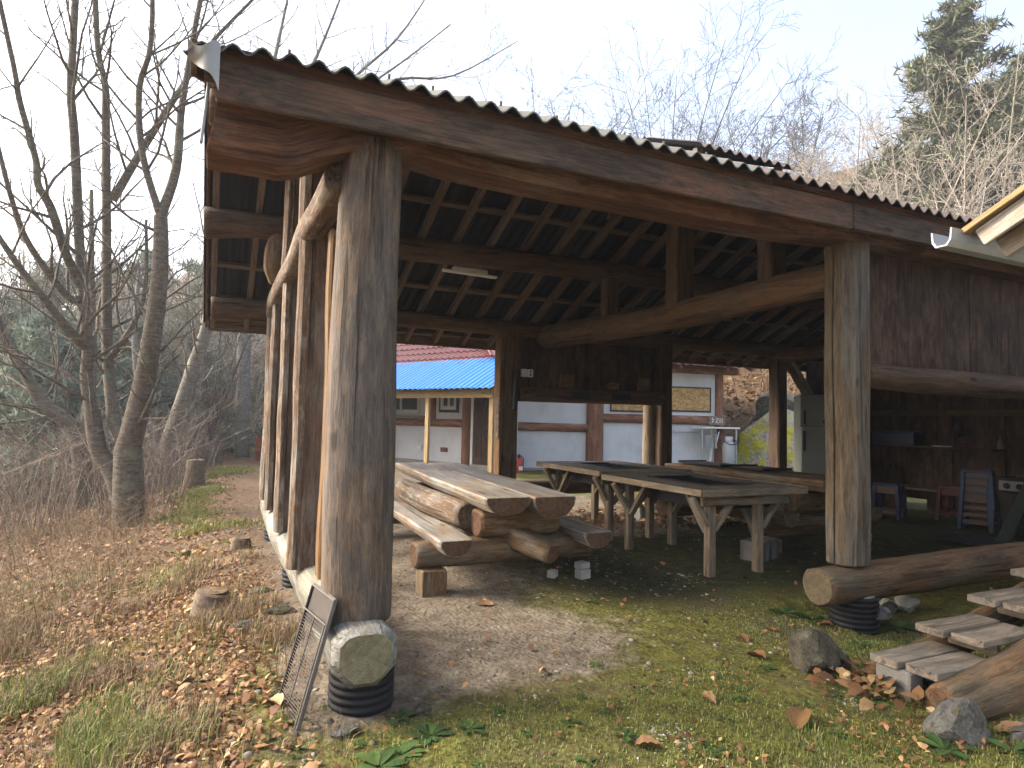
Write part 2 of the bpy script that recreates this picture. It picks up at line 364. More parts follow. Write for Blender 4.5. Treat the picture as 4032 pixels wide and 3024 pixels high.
M['green'] = plain('dark_green_mesh', (.022, .03, .026), .8, var=.3, scale=18)

def plaster():
    s = NT('white_plaster'); p = s.n('TexCoord').outputs['Object']
    n = s.noise(p, 1.3, 6, .65); n2 = s.noise(s.scl(p, (3, 3, 1.2)), 2, 6, .65)
    col = s.ramp(s.math('MULTIPLY_ADD', n2, .3, s.math('MULTIPLY', n, .7)), [(.3, (.46, .458, .445)), (.5, (.59, .59, .585)), (.7, (.66, .66, .658))])
    s.bump(s.noise(p, 30, 4), .25, .006); return s.done(col, .9, .15)
M['plaster'] = plaster()
def bluemetal():
    s = NT('blue_steel_sheet'); p = s.n('TexCoord').outputs['Object']; n = s.noise(p, 5, 5)
    return s.done(s.mix(n, (.012, .115, .36), (.018, .155, .45)), s.rng(n, .3, .7, .28, .42), .5)
M['bluemetal'] = bluemetal()
def tile():
    s = NT('dark_red_tile'); p = s.n('TexCoord').outputs['Object']; n = s.noise(p, 4, 5)
    return s.done(s.mix(n, (.07, .02, .018), (.135, .04, .035)), .5, .4)
M['tile'] = tile()
def osb():
    s = NT('strand_board'); p = s.n('TexCoord').outputs['Object']
    v = s.n('TexVoronoi'); s.set(v.inputs['Vector'], s.scl(p, (1, 1, 2.2))); v.inputs['Scale'].default_value = 16
    col = s.ramp(s.n('SeparateColor', i_0=v.outputs['Color']).outputs[0], [(.1, (.33, .185, .065)), (.5, (.44, .265, .10)), (.9, (.54, .36, .16))])
    return s.done(col, .7, .25)
M['osb'] = osb()
def bark(name, c, lich=.25):
    s = NT(name); g = s.attr('gc'); p = s.n('TexCoord').outputs['Object']
    rings = s.noise(s.scl(p, (1.2, 1.2, 9)), 5, 4, .6); b = s.noise(p, 26, 5, .65); l = s.noise(p, 5, 5, .6)
    col = s.ramp(s.math('MULTIPLY_ADD', rings, .5, s.math('MULTIPLY', b, .5)), [(.34, tuple(x*.45 for x in c)), (.52, c), (.68, tuple(min(1, x*1.55) for x in c))])
    col = s.mix(s.math('MULTIPLY', s.rng(l, .54, .68), lich), col, (.22, .25, .15)); s.bump(s.math('ADD', rings, b), .6, .012)
    return s.done(col, .9, .15)
M['bark'] = bark('cherry_bark', (.135, .112, .085), .45); M['bark2'] = bark('grey_bark', (.21, .19, .16), .5); M['twig'] = bark('twig_bark', (.105, .09, .075), 0.1)
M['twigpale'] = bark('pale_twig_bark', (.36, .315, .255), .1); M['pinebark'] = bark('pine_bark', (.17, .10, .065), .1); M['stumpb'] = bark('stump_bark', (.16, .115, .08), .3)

def leafmat(name, stops, rough=.7, trans=.0):
    s = NT(name); r = s.attr('rnd', 'Fac'); col = s.ramp(r, stops)
    p = s.n('TexCoord').outputs['Object']; n = s.noise(p, 40, 3); col = s.mix(s.rng(n, .35, .7, 0, .35), col, (.06, .035, .02))
    m = s.done(col, rough, .3)
    if trans:
        tr = s.n('BsdfTranslucent'); s.set(tr.inputs[0], col); mx = s.n('MixShader'); mx.inputs[0].default_value = trans
        out = s.t.nodes['Material Output']; s.t.links.new(s.b.outputs[0], mx.inputs[1]); s.t.links.new(tr.outputs[0], mx.inputs[2]); s.t.links.new(mx.outputs[0], out.inputs[0])
    return m
M['litter'] = leafmat('dry_leaf_litter', [(0, (0.064, 0.0286, 0.0118)), (0.3, (0.152, 0.0658, 0.0237)), (0.6, (0.256, 0.126, 0.0472)), (0.85, (0.375, 0.211, 0.0881)), (1, (0.575, 0.379, 0.177))], .65, .15)
M['bigleaf'] = leafmat('large_dry_leaf', [(0, (0.085, 0.0353, 0.0128)), (0.35, (0.17, 0.0804, 0.0285)), (0.7, (0.27, 0.162, 0.066)), (1, (0.44, 0.338, 0.173))], .55, .15)
M['grass'] = leafmat('grass_blades', [(0, (0.062, 0.0966, 0.0193)), (0.35, (0.138, 0.179, 0.0372)), (0.6, (0.262, 0.262, 0.069)), (0.8, (0.359, 0.289, 0.124)), (1, (0.456, 0.344, 0.179))], .6, .25)
M['straw'] = leafmat('dry_straw', [(0, (0.115, 0.0688, 0.0344)), (0.4, (0.216, 0.139, 0.0734)), (0.75, (0.331, 0.238, 0.132)), (1, (0.459, 0.364, 0.212))], .8)
M['brush'] = leafmat('dry_brush_stems', [(0, (0.123, 0.087, 0.0609)), (0.4, (0.217, 0.162, 0.119)), (0.75, (0.341, 0.273, 0.206)), (1, (0.478, 0.413, 0.326))], .9)
M['weed'] = leafmat('weed_leaves', [(0, (.016, .045, .012)), (.5, (.038, .09, .022)), (.85, (.10, .15, .035)), (1, (.22, .20, .04))], .5, .2)
M['needle'] = leafmat('pine_needles', [(0, (.025, .05, .022)), (.5, (.06, .10, .04)), (1, (.14, .175, .075))], .7, .1)
M['needlehz'] = leafmat('haze_paled_needles', [(0, (0.148, 0.193, 0.143)), (0.5, (0.263, 0.315, 0.236)), (1, (0.42, 0.463, 0.355))], .8, .1)  # pale copy of the needles, distance haze put into the colour

# ------------------------------------------------------------------ ground
def sstep(a, b, x): t = np.clip((x-a)/(b-a), 0, 1); return t*t*(3-2*t)
def gbase(x, y):
    x = np.asarray(x, float); y = np.asarray(y, float)
    d = np.maximum(.35-x, 0); z = -.165*d*sstep(0, .8, d)-.12*np.maximum(d-6, 0); z = np.maximum(z, -6)
    s = .75*x+.66*y-17.6-.9*np.maximum(4-x, 0); s = np.maximum(s, 0); h = .5*s*sstep(0, 3, s); h = np.where(s > 55, 27.5+.12*(s-55), h)
    z = z+h*(1-.0*x)
    z = z-.085*np.exp(-((x-3.9)/.55)**2-((y-2.85)/.45)**2)-.03*np.exp(-((x-.7)/.35)**2-((y-2.7)/.3)**2)
    z = z+.05*sstep(3.2, 7, y)*sstep(.6, 2, x)*(1-sstep(12, 14, y))
    return z
def gn(x, y):
    return .030*noise.noise((x*.9, y*.9, 0))+.014*noise.noise((x*3.1, y*3.1, 4))+.006*noise.noise((x*9, y*9, 9))
def gh(x, y): return float(gbase(x, y))+gn(x, y)*(1 if abs(x)+abs(y) < 40 else 1)

def axis(lo, hi, fine, far_lo, far_hi, gr=1.13):
    a = list(np.arange(lo, hi+1e-6, fine)); st = fine; x = hi
    while x < far_hi: st *= gr; x += st; a.append(x)
    st = fine; x = lo; b = []
    while x > far_lo: st *= gr; x -= st; b.append(x)
    return np.array(b[::-1]+a)
gx = axis(-2.4, 6.2, .045, -110, 130); gy = axis(.9, 8.6, .045, -40, 140)
GX, GY = np.meshgrid(gx, gy, indexing='ij'); GZ = gbase(GX, GY)
nn = np.array([[gn(a, b) for b in gy] for a in gx]); GZ = GZ+nn
edge = np.array([[noise.noise((a*1.1, b*1.1, 21))+.5*noise.noise((a*3.3, b*3.3, 5)) for b in gy] for a in gx])
# bare dirt under the roof, moss outside the drip line and on the damp side, litter on the bank
dirt = sstep(-.2, .35, (GY-2.66-.02*(GX-.6))+.25*edge)*(1-sstep(1.55, 2.75, GX+.45*edge-.16*(GY-3)))*sstep(.0, .4, GX-.15+.1*edge)
dirt = np.maximum(dirt, sstep(5, 6.4, GY+.5*edge)*sstep(.2, .6, GX)*(1-sstep(4.6, 6, GX+.4*edge)))
damp = sstep(3.1, 4.2, GY)*sstep(2.0, 3.2, GX)*(1-sstep(8.0, 9, GY))
leafy = 1-sstep(-.15, .55, GX+.25*edge-.08*(GY-3)); leafy = np.maximum(leafy, sstep(16.5, 18, .75*GX+.66*GY))
idx = np.arange(GX.size).reshape(GX.shape)
quads = np.stack([idx[:-1, :-1], idx[1:, :-1], idx[1:, 1:], idx[:-1, 1:]], -1).reshape(-1, 4)
def ground_mat():
    s = NT('forest_yard_ground'); p = s.n('TexCoord').outputs['Object']
    n1 = s.noise(p, 1.1, 6, .6); n2 = s.noise(p, 9, 6, .65); n3 = s.noise(p, 55, 4, .65)
    v = s.n('TexVoronoi'); s.set(v.inputs['Vector'], p); v.inputs['Scale'].default_value = 34
    dirtc = s.ramp(s.math('MULTIPLY_ADD', n2, .6, s.math('MULTIPLY', n3, .4)), [(.34, (.070, .053, .035)), (.5, (.148, .118, .083)), (.68, (.25, .21, .155))])
    mossc = s.ramp(s.math('MULTIPLY_ADD', n2, .55, s.math('MULTIPLY', n3, .45)), [(.32, (.025, .022, .009)), (.46, (.066, .062, .016)), (.57, (.116, .110, .024)), (.74, (.175, .150, .052))])
    mossc = s.mix(s.math('MULTIPLY', s.rng(n1, .50, .66), .8), mossc, s.mix(n3, (.05, .036, .02), (.13, .098, .06)))
    leafc = s.ramp(s.math('MULTIPLY_ADD', n2, .5, s.math('MULTIPLY', n3, .5)), [(.3, (.045, .030, .018)), (.5, (.125, .082, .05)), (.7, (.23, .16, .10))])
    dampc = s.ramp(n2, [(.35, (.020, .021, .009)), (.6, (.046, .048, .017)), (.75, (.085, .080, .035))])
    jit = s.math('MULTIPLY', s.math('SUBTRACT', n2, .5), .9)
    col = mossc
    col = s.mix(s.rng(s.math('ADD', s.attr('damp', 'Fac'), jit), .25, .75), col, dampc)
    col = s.mix(s.rng(s.math('ADD', s.attr('dirt', 'Fac'), jit), .3, .7), col, dirtc)
    col = s.mix(s.rng(s.math('ADD', s.attr('leafy', 'Fac'), jit), .3, .7), col, leafc)
    h = s.math('ADD', s.math('MULTIPLY', n3, .6), s.math('MULTIPLY', v.outputs['Distance'], .5)); s.bump(h, .9, .018)
    return s.done(col, .95, .12)
M['ground'] = ground_mat()
fastmesh('ground', np.stack([GX, GY, GZ], -1).reshape(-1, 3), quads, M['ground'], smooth=True, attrs={'dirt': dirt.ravel(), 'damp': damp.ravel(), 'leafy': leafy.ravel()}, kind='structure')

# ------------------------------------------------------------------ pavilion
XL, XR, YF, YB = .61, 3.83, 2.97, 7.1
RY, RZ, RS = 4.8, 3.47, .45
def rz(y): return RZ-RS*abs(y-RY)          # underside of the rafters
pav = thing('pavilion', 'open log pavilion with corrugated grey roof and brown timber posts', 'pavilion', (XL, YF, 0))
# footings
def pipe(c, r, h0, h1, lean=0):
    pr = []; k = max(3, int((h1-h0)/.033)); 
    for i in range(k):
        z = h0+(h1-h0)*i/k; d = (h1-h0)/k
        pr += [(r*.94, z), (r*.94, z+d*.25), (r, z+d*.4), (r, z+d*.75), (r*.94, z+d*.92)]
    pr += [(r*.9, h1), (r*.9, h1-.03)]
    m = MB(); m.lathe((c[0], c[1], 0), pr, 30); f = m.obj('footing_pipe', M['blackpipe'], pav)
    m = MB(); m.lathe((c[0], c[1], 0), [(r*.86, h1-.06), (r*.86, h1+.0), (r*.8, h1+.02), (r*.4, h1+.045)], 14); m.obj('concrete_fill', M['concrete'], f)
    return f
pipe((.63, 2.90), .142, -.08, .19); pipe((3.86, 2.97), .15, -.12, .15); pipe((.60, 5.0), .12, -.1, .2); pipe((.60, 6.9), .12, -.1, .2); pipe((3.2, 7.1), .12, -.1, .22); pipe((5.5, 7.1), .12, -.1, .22)
# sills
part('sill_log', M['sill'], pav, lambda m: m.log([(.60, 2.69, .265), (.60, 3.4, .27), (.585, 4.4, .275), (.575, 5.6, .27), (.59, 7.45, .28)], [.150, .152, .145, .15, .135], n=16, amp=.07, flat=[(q*math.pi/4, .90 if q != 2 else .72) for q in range(8)], cap=.028), mat2=M['sawn'], label='pale weathered sill log with octagonal sawn end')
part('sill_log', M['silld'], pav, lambda m: m.log([(3.50, 2.95, .225), (4.2, 2.96, .235), (5.4, 2.97, .245), (6.6, 2.97, .25)], [.128, .130, .138, .14], n=16, amp=.07, flat=[(math.pi/2, .8)], cap=.02), mat2=M['sawnd'], label='brown sill log with squared end')
part('sill_log', M['inner'], pav, lambda m: m.log([(2.4, 7.1, .42), (4.2, 7.1, .42), (7.8, 7.1, .42)], .10, n=12, flat=[(math.pi/2, .75)]))
# main posts
part('post', M['post'], pav, lambda m: m.log([(.60, 2.96, .345), (.593, 2.96, .9), (.593, 2.965, 1.5), (.60, 2.97, 2.1), (.61, 2.97, 2.50)], [.160, .168, .163, .150, .138], n=22, amp=.05, uph=(0, 1, 0), cap=.008, flat=[(math.pi, .86)], notch=2.2), label='thick mottled corner post')
def sq(w, d, c=.03): a, b = w/2, d/2; return [(-a, -b+c), (-a+c, -b), (a-c, -b), (a, -b+c), (a, b-c), (a-c, b), (-a+c, b), (-a, b-c)]
def notched(w, d, c, ny):
    a, b = w/2, d/2
    return [(-a+c, -b), (a-.03, -b), (a, -b+.03), (a, b-.03), (a-.03, b), (-a+.03, b), (-a, b-.03), (-a, ny+.006), (-a+.07, ny), (-a, ny-.008), (-a, -b+c)]
def rpost(m):
    P = []; pr = []
    for i in range(15):
        t = i/14; z = .345+t*2.12
        P.append((3.805+.012*noise.noise((z, 3, 1)), 2.965, z)); w_ = .22+.02*noise.noise((z*1.5, 7, 2)); d_ = .215+.02*noise.noise((z*1.5, 17, 2))
        p = notched(w_, d_, .06, d_*.08+.02*noise.noise((z*1.2, 0, 8))); pr.append(p)
    m.loft(P, pr, (0, 1, 0), capinset=.01)
part('post', M['postr'], pav, rpost, label='squared grey brown post with a long drying crack')
# back posts
for x, w_ in ((3.19, .20), (5.50, .19), (7.62, .19)):
    part('post', M['inner'], pav, lambda m: m.beam((x, 7.1, .42), (x, 7.1, 2.30), w_, .20, (0, 1, 0), .02, 8, .012))
part('post', M['inner'], pav, lambda m: m.log([(.58, 7.1, .36), (.58, 7.1, 2.25)], [.1, .09], n=12, uph=(0, 1, 0)))
part('wall_slab', M['orange'], pav, lambda m: m.beam((3.06, 7.08, .36), (3.065, 7.08, 2.2), .035, .17, (0, 1, 0), .006, 8, .012), label='bright debarked slab on back post')
part('bark_piece', M['stumpb'], pav, lambda m: m.beam((3.042, 7.05, 1.02), (3.045, 7.05, 1.5), .03, .13, (0, 1, 0), .008, 6, .02))
part('wall_slab', M['grill'], pav, lambda m: m.log([(5.36, 7.22, .42), (5.37, 7.22, 1.48)], .085, n=12, uph=(0, 1, 0)))
part('brace', M['grill'], pav, lambda m: m.beam((7.78, 7.06, 2.2), (8.55, 7.06, 1.3), .10, .14, (0, 1, 0), .01), label='pale diagonal brace above the refrigerator')
part('post', M['housewood'], pav, lambda m: m.log([(7.80, 7.25, .3), (7.81, 7.25, 2.2)], [.10, .085], n=12, uph=(0, 1, 0)))
# front beam: squared log whose underside is cut back at the post
def fbeam(m):
    xs = [-.085, -.06, .0, .10, .2, .27, .33, .39, .45, .52, .62, .8, 1.0, 1.4, 2, 2.6, 3.2, 3.8, 4.4, 5.2, 6.4]
    bo = [2.305, 2.30, 2.30, 2.302, 2.30, 2.315, 2.345, 2.375, 2.40, 2.43, 2.465, 2.462, 2.445, 2.43, 2.425, 2.42, 2.43, 2.46, 2.45, 2.44, 2.44]
    P = []; pr = []
    for x, b in zip(xs, bo):
        t = 2.665; h = t-b; c = .035; P.append((x, 2.965, b))
        a = .13+.008*noise.noise((x*2, 0, 0)); q = .012*noise.noise((x*1.6, 3, 0))
        pr.append([(-a, c+.02), (-a+c*.6, q*.3), (a-c, q), (a+.004, c+.03), (a+.006, h*.5), (a, h-c), (a-c, h), (-a+c, h), (-a, h-c), (-a-.006, h*.5)])
    m.loft(P, pr, (0, 0, 1), capinset=.008)
part('front_beam', M['dark'], pav, fbeam)
part('end_board', M['flash'], pav, lambda m: m.beam((-.10, 2.80, 2.315), (-.082, 2.80, 2.56), .012, .03, (0, 1, 0), .003))
# fascia boards
part('fascia_board', M['fascia'], pav, lambda m: m.beam((-.055, 2.735, 2.553), (3.55, 2.735, 2.553), .035, .165, ch=.006, n=24, wob=.006))
part('fascia_board', M['fascia'], pav, lambda m: m.beam((3.555, 2.735, 2.553), (6.4, 2.735, 2.553), .035, .163, ch=.006, n=16, wob=.006))
part('fascia_strip', M['dark'], pav, lambda m: m.beam((-.045, 2.748, 2.668), (2.9, 2.748, 2.668), .03, .062, ch=.005, n=18, wob=.004))
part('fascia_strip', M['dark'], pav, lambda m: m.beam((2.905, 2.748, 2.668), (6.4, 2.748, 2.668), .03, .062, ch=.005, n=18, wob=.004))
# purlins and back beam
part('purlin', M['inner'], pav, lambda m: m.log([(-.16, 5.9, 2.825), (.4, 5.9, 2.86), (1.6, 5.9, 2.835), (3.2, 5.9, 2.86), (5, 5.9, 2.865), (7.5, 5.9, 2.86), (9.7, 5.9, 2.86)], [.135, .105, .115, .11, .11, .105, .11], n=14, amp=.08))
part('purlin', M['inner'], pav, lambda m: m.log([(-.1, 4.8, 3.35), (4, 4.8, 3.36), (9.7, 4.8, 3.35)], .11, n=12))
part('purlin', M['inner'], pav, lambda m: m.log([(-.1, 3.7, 2.86), (4, 3.7, 2.87), (9.7, 3.7, 2.86)], .10, n=12))
part('back_beam', M['inner'], pav, lambda m: m.log([(-.09, 7.1, 2.29), (.35, 7.1, 2.315), (1.8, 7.1, 2.345), (4, 7.1, 2.335), (6, 7.1, 2.345), (9.7, 7.1, 2.345)], [.12, .10, .095, .10, .10, .10], n=14, amp=.07))
# ties across
part('tie_log', M['grey'], pav, lambda m: m.log([(.47, 2.99, 2.34), (.465, 3.4, 2.31), (.46, 4.0, 2.335), (.455, 4.6, 2.29), (.46, 5.5, 2.31), (.47, 6.6, 2.31), (.5, 7.05, 2.28)], [.075, .082, .082, .075, .08, .085, .09], n=12, amp=.05, flat=[(0, .8), (math.pi, .85), (-math.pi/2, .85)]), label='crooked pale tie log of the left gable')
part('tie_log', M['silld'], pav, lambda m: m.log([(3.83, 3.05, 2.26), (3.83, 3.8, 2.25), (3.82, 4.6, 2.225), (3.80, 5.6, 2.24), (3.74, 6.6, 2.26), (3.70, 7.12, 2.28)], [.115, .125, .13, .135, .15, .145], n=16, amp=.06), label='thick tie log crossing to the back beam')
part('tie_log', M['inner'], pav, lambda m: m.log([(7.62, 3.0, 2.3), (7.62, 5, 2.28), (7.62, 7.1, 2.28)], .11, n=12))
for y, w_, z1 in ((4.70, .20, 3.26), (5.86, .16, 2.78), (3.62, .17, 2.78)):
    part('king_post', M['inner'], pav, lambda m: m.beam((3.82, y, 2.30), (3.82, y, z1), w_, w_*.85, (0, 1, 0), .012, 4, .008))
for y, z1 in ((4.8, 3.26), (5.9, 2.76)):
    part('king_post', M['inner'], pav, lambda m: m.beam((7.62, y, 2.30), (7.62, y, z1), .17, .15, (0, 1, 0), .012))
# gable studs on the left, above and below the tie
def stud(x, y, z0, z1, wx, wy, lean=(0, 0), mo='stud'):
    o = part('stud', M[mo], pav, lambda m: m.beam((x+.02, y, z0), (x+.02+lean[0], y+lean[1], z1), wx-.05, wy*.92, (0, 1, 0), .012, 10, .012))
    m = MB(); P = []; pr = []; n = 14; s0 = RND.uniform(0, 50)
    for i in range(n+1):
        t = i/n; z = z0+t*(z1-z0); a = wy/2*(1+.12*noise.noise((s0, z*2.3, 0))); k = .03+.012*noise.noise((s0, z*2.0, 5))
        P.append((x-wx/2+.02+lean[0]*t+.008*noise.noise((s0, z*1.4, 9)), y+lean[1]*t+.012*noise.noise((s0, z*1.4, 19)), z))
        pr.append([(.03, -a), (-k*.3, -a), (-k, -a*.55), (-k*1.15, 0), (-k, a*.55), (-k*.3, a), (.03, a)])
    m.loft(P, [[(q[0], q[1]) for q in p] for p in pr], (0, 1, 0), smooth=False, capinset=.004); m.obj('slab_face', M['grey'], o)
stud(.52, 3.95, .36, 2.30, .20, .13); stud(.53, 5.15, .37, 2.26, .20, .15); stud(.53, 6.25, .38, 2.27, .19, .13); stud(.54, 7.0, .38, 2.25, .18, .14)
stud(.50, 4.2, 2.40, 2.98, .13, .11, mo='inner'); stud(.50, 5.2, 2.33, 3.16, .15, .12, mo='inner'); stud(.50, 6.1, 2.37, 2.74, .14, .12, mo='inner')
part('stud', M['orange'], pav, lambda m: m.beam((.555, 3.62, .36), (.535, 3.50, 2.24), .05, .12, (0, 1, 0), .012, 12, .016), label='narrow orange debarked slab beside the corner post')
part('purlin_bracket', M['tlog'], pav, lambda m: m.log([(.44, 5.9, 2.36), (.405, 5.89, 2.5), (.40, 5.88, 2.66), (.43, 5.88, 2.82)], [.05, .075, .07, .05], n=10, amp=.25, uph=(0, 1, 0)))
# plywood wall and lintel in the right bay
part('lintel_log', M['inner'], pav, lambda m: m.log([(3.98, 2.99, 1.60), (4.8, 2.99, 1.59), (6.6, 2.99, 1.585)], [.09, .10, .10], n=12, flat=[(math.pi/2, .8)]))
part('plywood_panel', M['ply'], pav, lambda m: m.beam((4.55, 3.01, 1.675), (4.55, 3.01, 2.47), 1.31, .02, (0, 1, 0), .003)); part('plywood_panel', M['ply'], pav, lambda m: m.beam((5.86, 3.01, 1.675), (5.86, 3.01, 2.47), 1.29, .02, (0, 1, 0), .003))
# boarded upper half of the back wall with its log shelf
x = 3.30; i = 0
while x < 5.39:
    w_ = RND.uniform(.19, .235); x1 = min(x+w_, 5.40); part('wall_board', M['ply'], pav, lambda m: m.box(x-.005, x1+.005, 7.12+.022*(i % 2), 7.14+.022*(i % 2), 1.60, 2.27, .004)); x = x1; i += 1
part('shelf_log', M['inner'], pav, lambda m: m.log([(3.29, 7.02, 1.555), (4.2, 7.02, 1.55), (5.42, 7.02, 1.565)], [.10, .095, .10], n=12, flat=[(math.pi/2, .8)]))
part('sign_plate', M['black'], pav, lambda m: m.box(3.97, 4.24, 6.905, 6.92, 1.50, 1.60, .003)); part('sign_plate', M['black'], pav, lambda m: m.box(4.56, 4.84, 6.905, 6.92, 1.51, 1.60, .003))
ob = part('outlet_box', M['white'], pav, lambda m: m.box(3.36, 3.44, 7.085, 7.12, 1.76, 1.855, .006)); ob = part('outlet_box', M['white'], pav, lambda m: m.box(3.447, 3.525, 7.085, 7.12, 1.76, 1.855, .006))
part('socket', M['black'], ob, lambda m: m.lathe((3.486, 7.08, 1.826), [(.013, 0), (.013, .008)], 10, 'y')); part('socket', M['black'], ob, lambda m: m.lathe((3.486, 7.08, 1.788), [(.013, 0), (.013, .008)], 10, 'y'))
part('cable', M['black'], pav, lambda m: m.wire([(3.40, 7.10, 1.86), (3.40, 7.10, 1.98), (3.43, 7.10, 2.12), (3.44, 7.10, 2.26)], .008))
# kitchen corner: boarded end wall, back wall and shelf
ys = [3.05, 3.36, 3.70, 4.05, 4.36, 4.72, 5.06, 5.40, 5.74, 6.10, 6.42, 6.76, 7.09]
for i in range(12):
    part('wall_board', M['ply'], pav, lambda m: m.box(9.50+.022*(i % 2), 9.52+.022*(i % 2), ys[i]-.006, ys[i+1]+.006, .19 if i == 9 else .02, 2.4, .004))
x = 8.25; i = 0
while x < 9.48:
    x1 = min(x+.3, 9.49); part('wall_board', M['ply'], pav, lambda m: m.box(x-.005, x1+.005, 7.12+.022*(i % 2), 7.14+.022*(i % 2), .03, 2.26, .004)); x = x1; i += 1
part('wall_rail', M['inner'], pav, lambda m: m.box(9.42, 9.495, 3.1, 7.08, 1.42, 1.50)); part('shelf', M['inner'], pav, lambda m: m.box(9.20, 9.495, 5.05, 7.05, .955, .98))
part('lean_wall', M['ply'], pav, lambda m: m.box(6.5, 9.5, 3.0, 3.02, .3, 2.47, .003)); part('post', M['inner'], pav, lambda m: m.beam((6.6, 2.97, .36), (6.6, 2.97, 2.46), .2, .2, (0, 1, 0), .02))
# rafters and battens
xs = [-.10+.365*i for i in range(28)]
for i, x in enumerate(xs):
    x += RND.uniform(-.015, .015); w_ = .05
    if i == 0: x = -.075
    part('rafter', M['rafter'], pav, lambda m: m.beam((x, 4.83, rz(4.83)+.045), (x, 7.72, rz(7.72)+.045), w_, .09, ch=.004))
    part('rafter', M['rafter'], pav, lambda m: m.beam((x, 4.77, rz(4.77)+.045), (x, 2.80, rz(2.80)+.045), w_, .09, ch=.004))
for y in (7.70, 7.32, 6.80, 6.34, 5.60, 5.12, 4.45, 4.0, 3.4, 2.95):
    zz = rz(y)+.09+.018/math.cos(math.atan(RS)); tl = Vector((0, RS if y > RY else -RS, 1))
    for x0, x1 in ((-.13, 4.55), (4.56, 9.72)):
        part('batten', M['rafter'], pav, lambda m: m.beam((x0, y, zz), (x1, y, zz), .06, .034, tl, ch=.003))
part('eave_board', M['rafter'], pav, lambda m: m.beam((-.12, 7.745, rz(7.745)+.05), (9.7, 7.745, rz(7.745)+.05), .022, .12, ch=.003))
for ya, yb in ((2.72, 4.8), (4.8, 7.75)):
    part('verge_board', M['dark'], pav, lambda m: m.beam((-.135, ya, rz(ya)+.08), (-.135, yb, rz(yb)+.08), .02, .13, ch=.003, n=10, wob=.004))
# corrugated roof sheets
PIT, AMP = .108, .020
def rsheet(x0, x1, ya, yb, lift, mo, name='roof_sheet', seed=0, par=None):
    zc = lambda y: rz(y)+.09+.04+AMP+.012+lift
    nu = int(round((x1-x0)/PIT*7)); 
    def fn(u, v):
        x = x0+(x1-x0)*u; y = ya+(yb-ya)*v+(.012*noise.noise((x*1.3, seed, 3)) if v < .01 else 0)
        wv = AMP*(1+.12*noise.noise((x*2.0, seed, 1)))*math.cos(2*math.pi*x/PIT)
        q = max(0, min(1, (.22-x)/.4)); return (x, y, zc(y)+wv+.006*noise.noise((x*1.1, y*.9, seed))-.055*q*q)
    m = MB(); m.sheet(fn, nu, 6, .007); return m.obj(name, M[mo], par or pav, mat2=M['shade_soot'])
k = 0; x = -.17
while x < 9.6:
    x1 = min(x+9*PIT, 9.76); mo = 'slate' if x < 1.9 else 'slate2'; lf = .004*(k % 2)
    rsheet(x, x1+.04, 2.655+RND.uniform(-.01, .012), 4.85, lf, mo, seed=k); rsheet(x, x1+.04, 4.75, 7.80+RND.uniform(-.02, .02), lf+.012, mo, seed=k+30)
    x = x1; k += 1
# raised smoke vent on the ridge
for x in (3.46, 3.46+5*PIT):
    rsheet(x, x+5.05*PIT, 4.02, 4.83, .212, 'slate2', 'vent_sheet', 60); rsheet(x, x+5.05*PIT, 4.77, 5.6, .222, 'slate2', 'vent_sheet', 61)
for x in (3.55, 4.45):
    for y in (4.15, 5.45): part('vent_post', M['rafter'], pav, lambda m: m.box(x-.03, x+.03, y-.03, y+.03, rz(y)+.1, rz(y)+.35))
# bolts on the crests along the eave
for i, x in enumerate((.165, .66, .825, 1.155, 1.485, 1.98, 2.145, 2.475, 2.97, 3.3, 3.8)):
    x = round(x/PIT)*PIT; y = 2.80+(i % 3)*.03; z = rz(y)+.13+AMP*2+.010
    part('roof_bolt', M['rustwire'], pav, lambda m: m.lathe((x, y, z), [(.012, 0), (.012, .004), (.007, .005), (.007, .028), (.001, .03)], 8))
# bent flashing at the left eave corner
def flash(u, v):
    return (-.155+.112*u, 2.64+.06*v*(1-u)+.012*math.sin(u*8), 2.640+.016*math.cos((u-.9)*5.2)-(.045+.140*u*u)*v+.006*math.sin(u*9+v*6))
part('flashing', M['flash'], pav, lambda m: m.sheet(flash, 12, 8, .003))
# ------------------------------------------------------------------ log picnic table
def half_log(m, p0, p1, w, h, n=10, seed=0, tilt=0, rend=.6):
    """plank with a flat top and a rounded, uneven underside; p0,p1 on the top face"""
    p0 = V3(p0); p1 = V3(p1); P = []; pr = []
    for i in range(n+1):
        t = i/n; l = t*(p1-p0).length; k = 1+.10*noise.noise((seed, l*1.7, 0)); q = 1+.14*noise.noise((seed, l*1.9, 5)); sh = .03*noise.noise((seed, l*1.2, 9))
        a = w/2*k; b = h*q; P.append(p0.lerp(p1, t)+Vector((sh*.6, 0, .008*noise.noise((seed, l, 3)))))
        pr.append([(-a+.012, 0), (-a, -.014), (-a*.93, -b*.45), (-a*.62, -b*.86), (-a*.2, -b), (a*.25, -b), (a*.66, -b*.84), (a*.94, -b*.42), (a, -.014), (a-.012, 0)][::-1])
    m.loft(P, pr, (0, 0, 1), smooth=False, capinset=.012)
pt = thing('log_picnic_table', 'heavy log picnic table of split planks with benches on both sides', 'picnic table', (2.0, 5.2, 0))
part('table_plank', M['table'], pt, lambda m: half_log(m, (1.86, 4.08, .705), (1.95, 6.9, .745), .35, .125, 14, 3), mat2=M['tend'])
part('table_plank', M['table'], pt, lambda m: half_log(m, (2.21, 4.05, .705), (2.30, 6.85, .742), .34, .155, 14, 8), mat2=M['tend'])
part('bench_plank', M['table'], pt, lambda m: half_log(m, (1.54, 4.22, .405), (1.62, 6.9, .44), .25, .115, 14, 13), mat2=M['tend'])
part('bench_plank', M['table'], pt, lambda m: half_log(m, (2.67, 4.20, .405), (2.76, 6.9, .44), .25, .125, 14, 18), mat2=M['tend'])
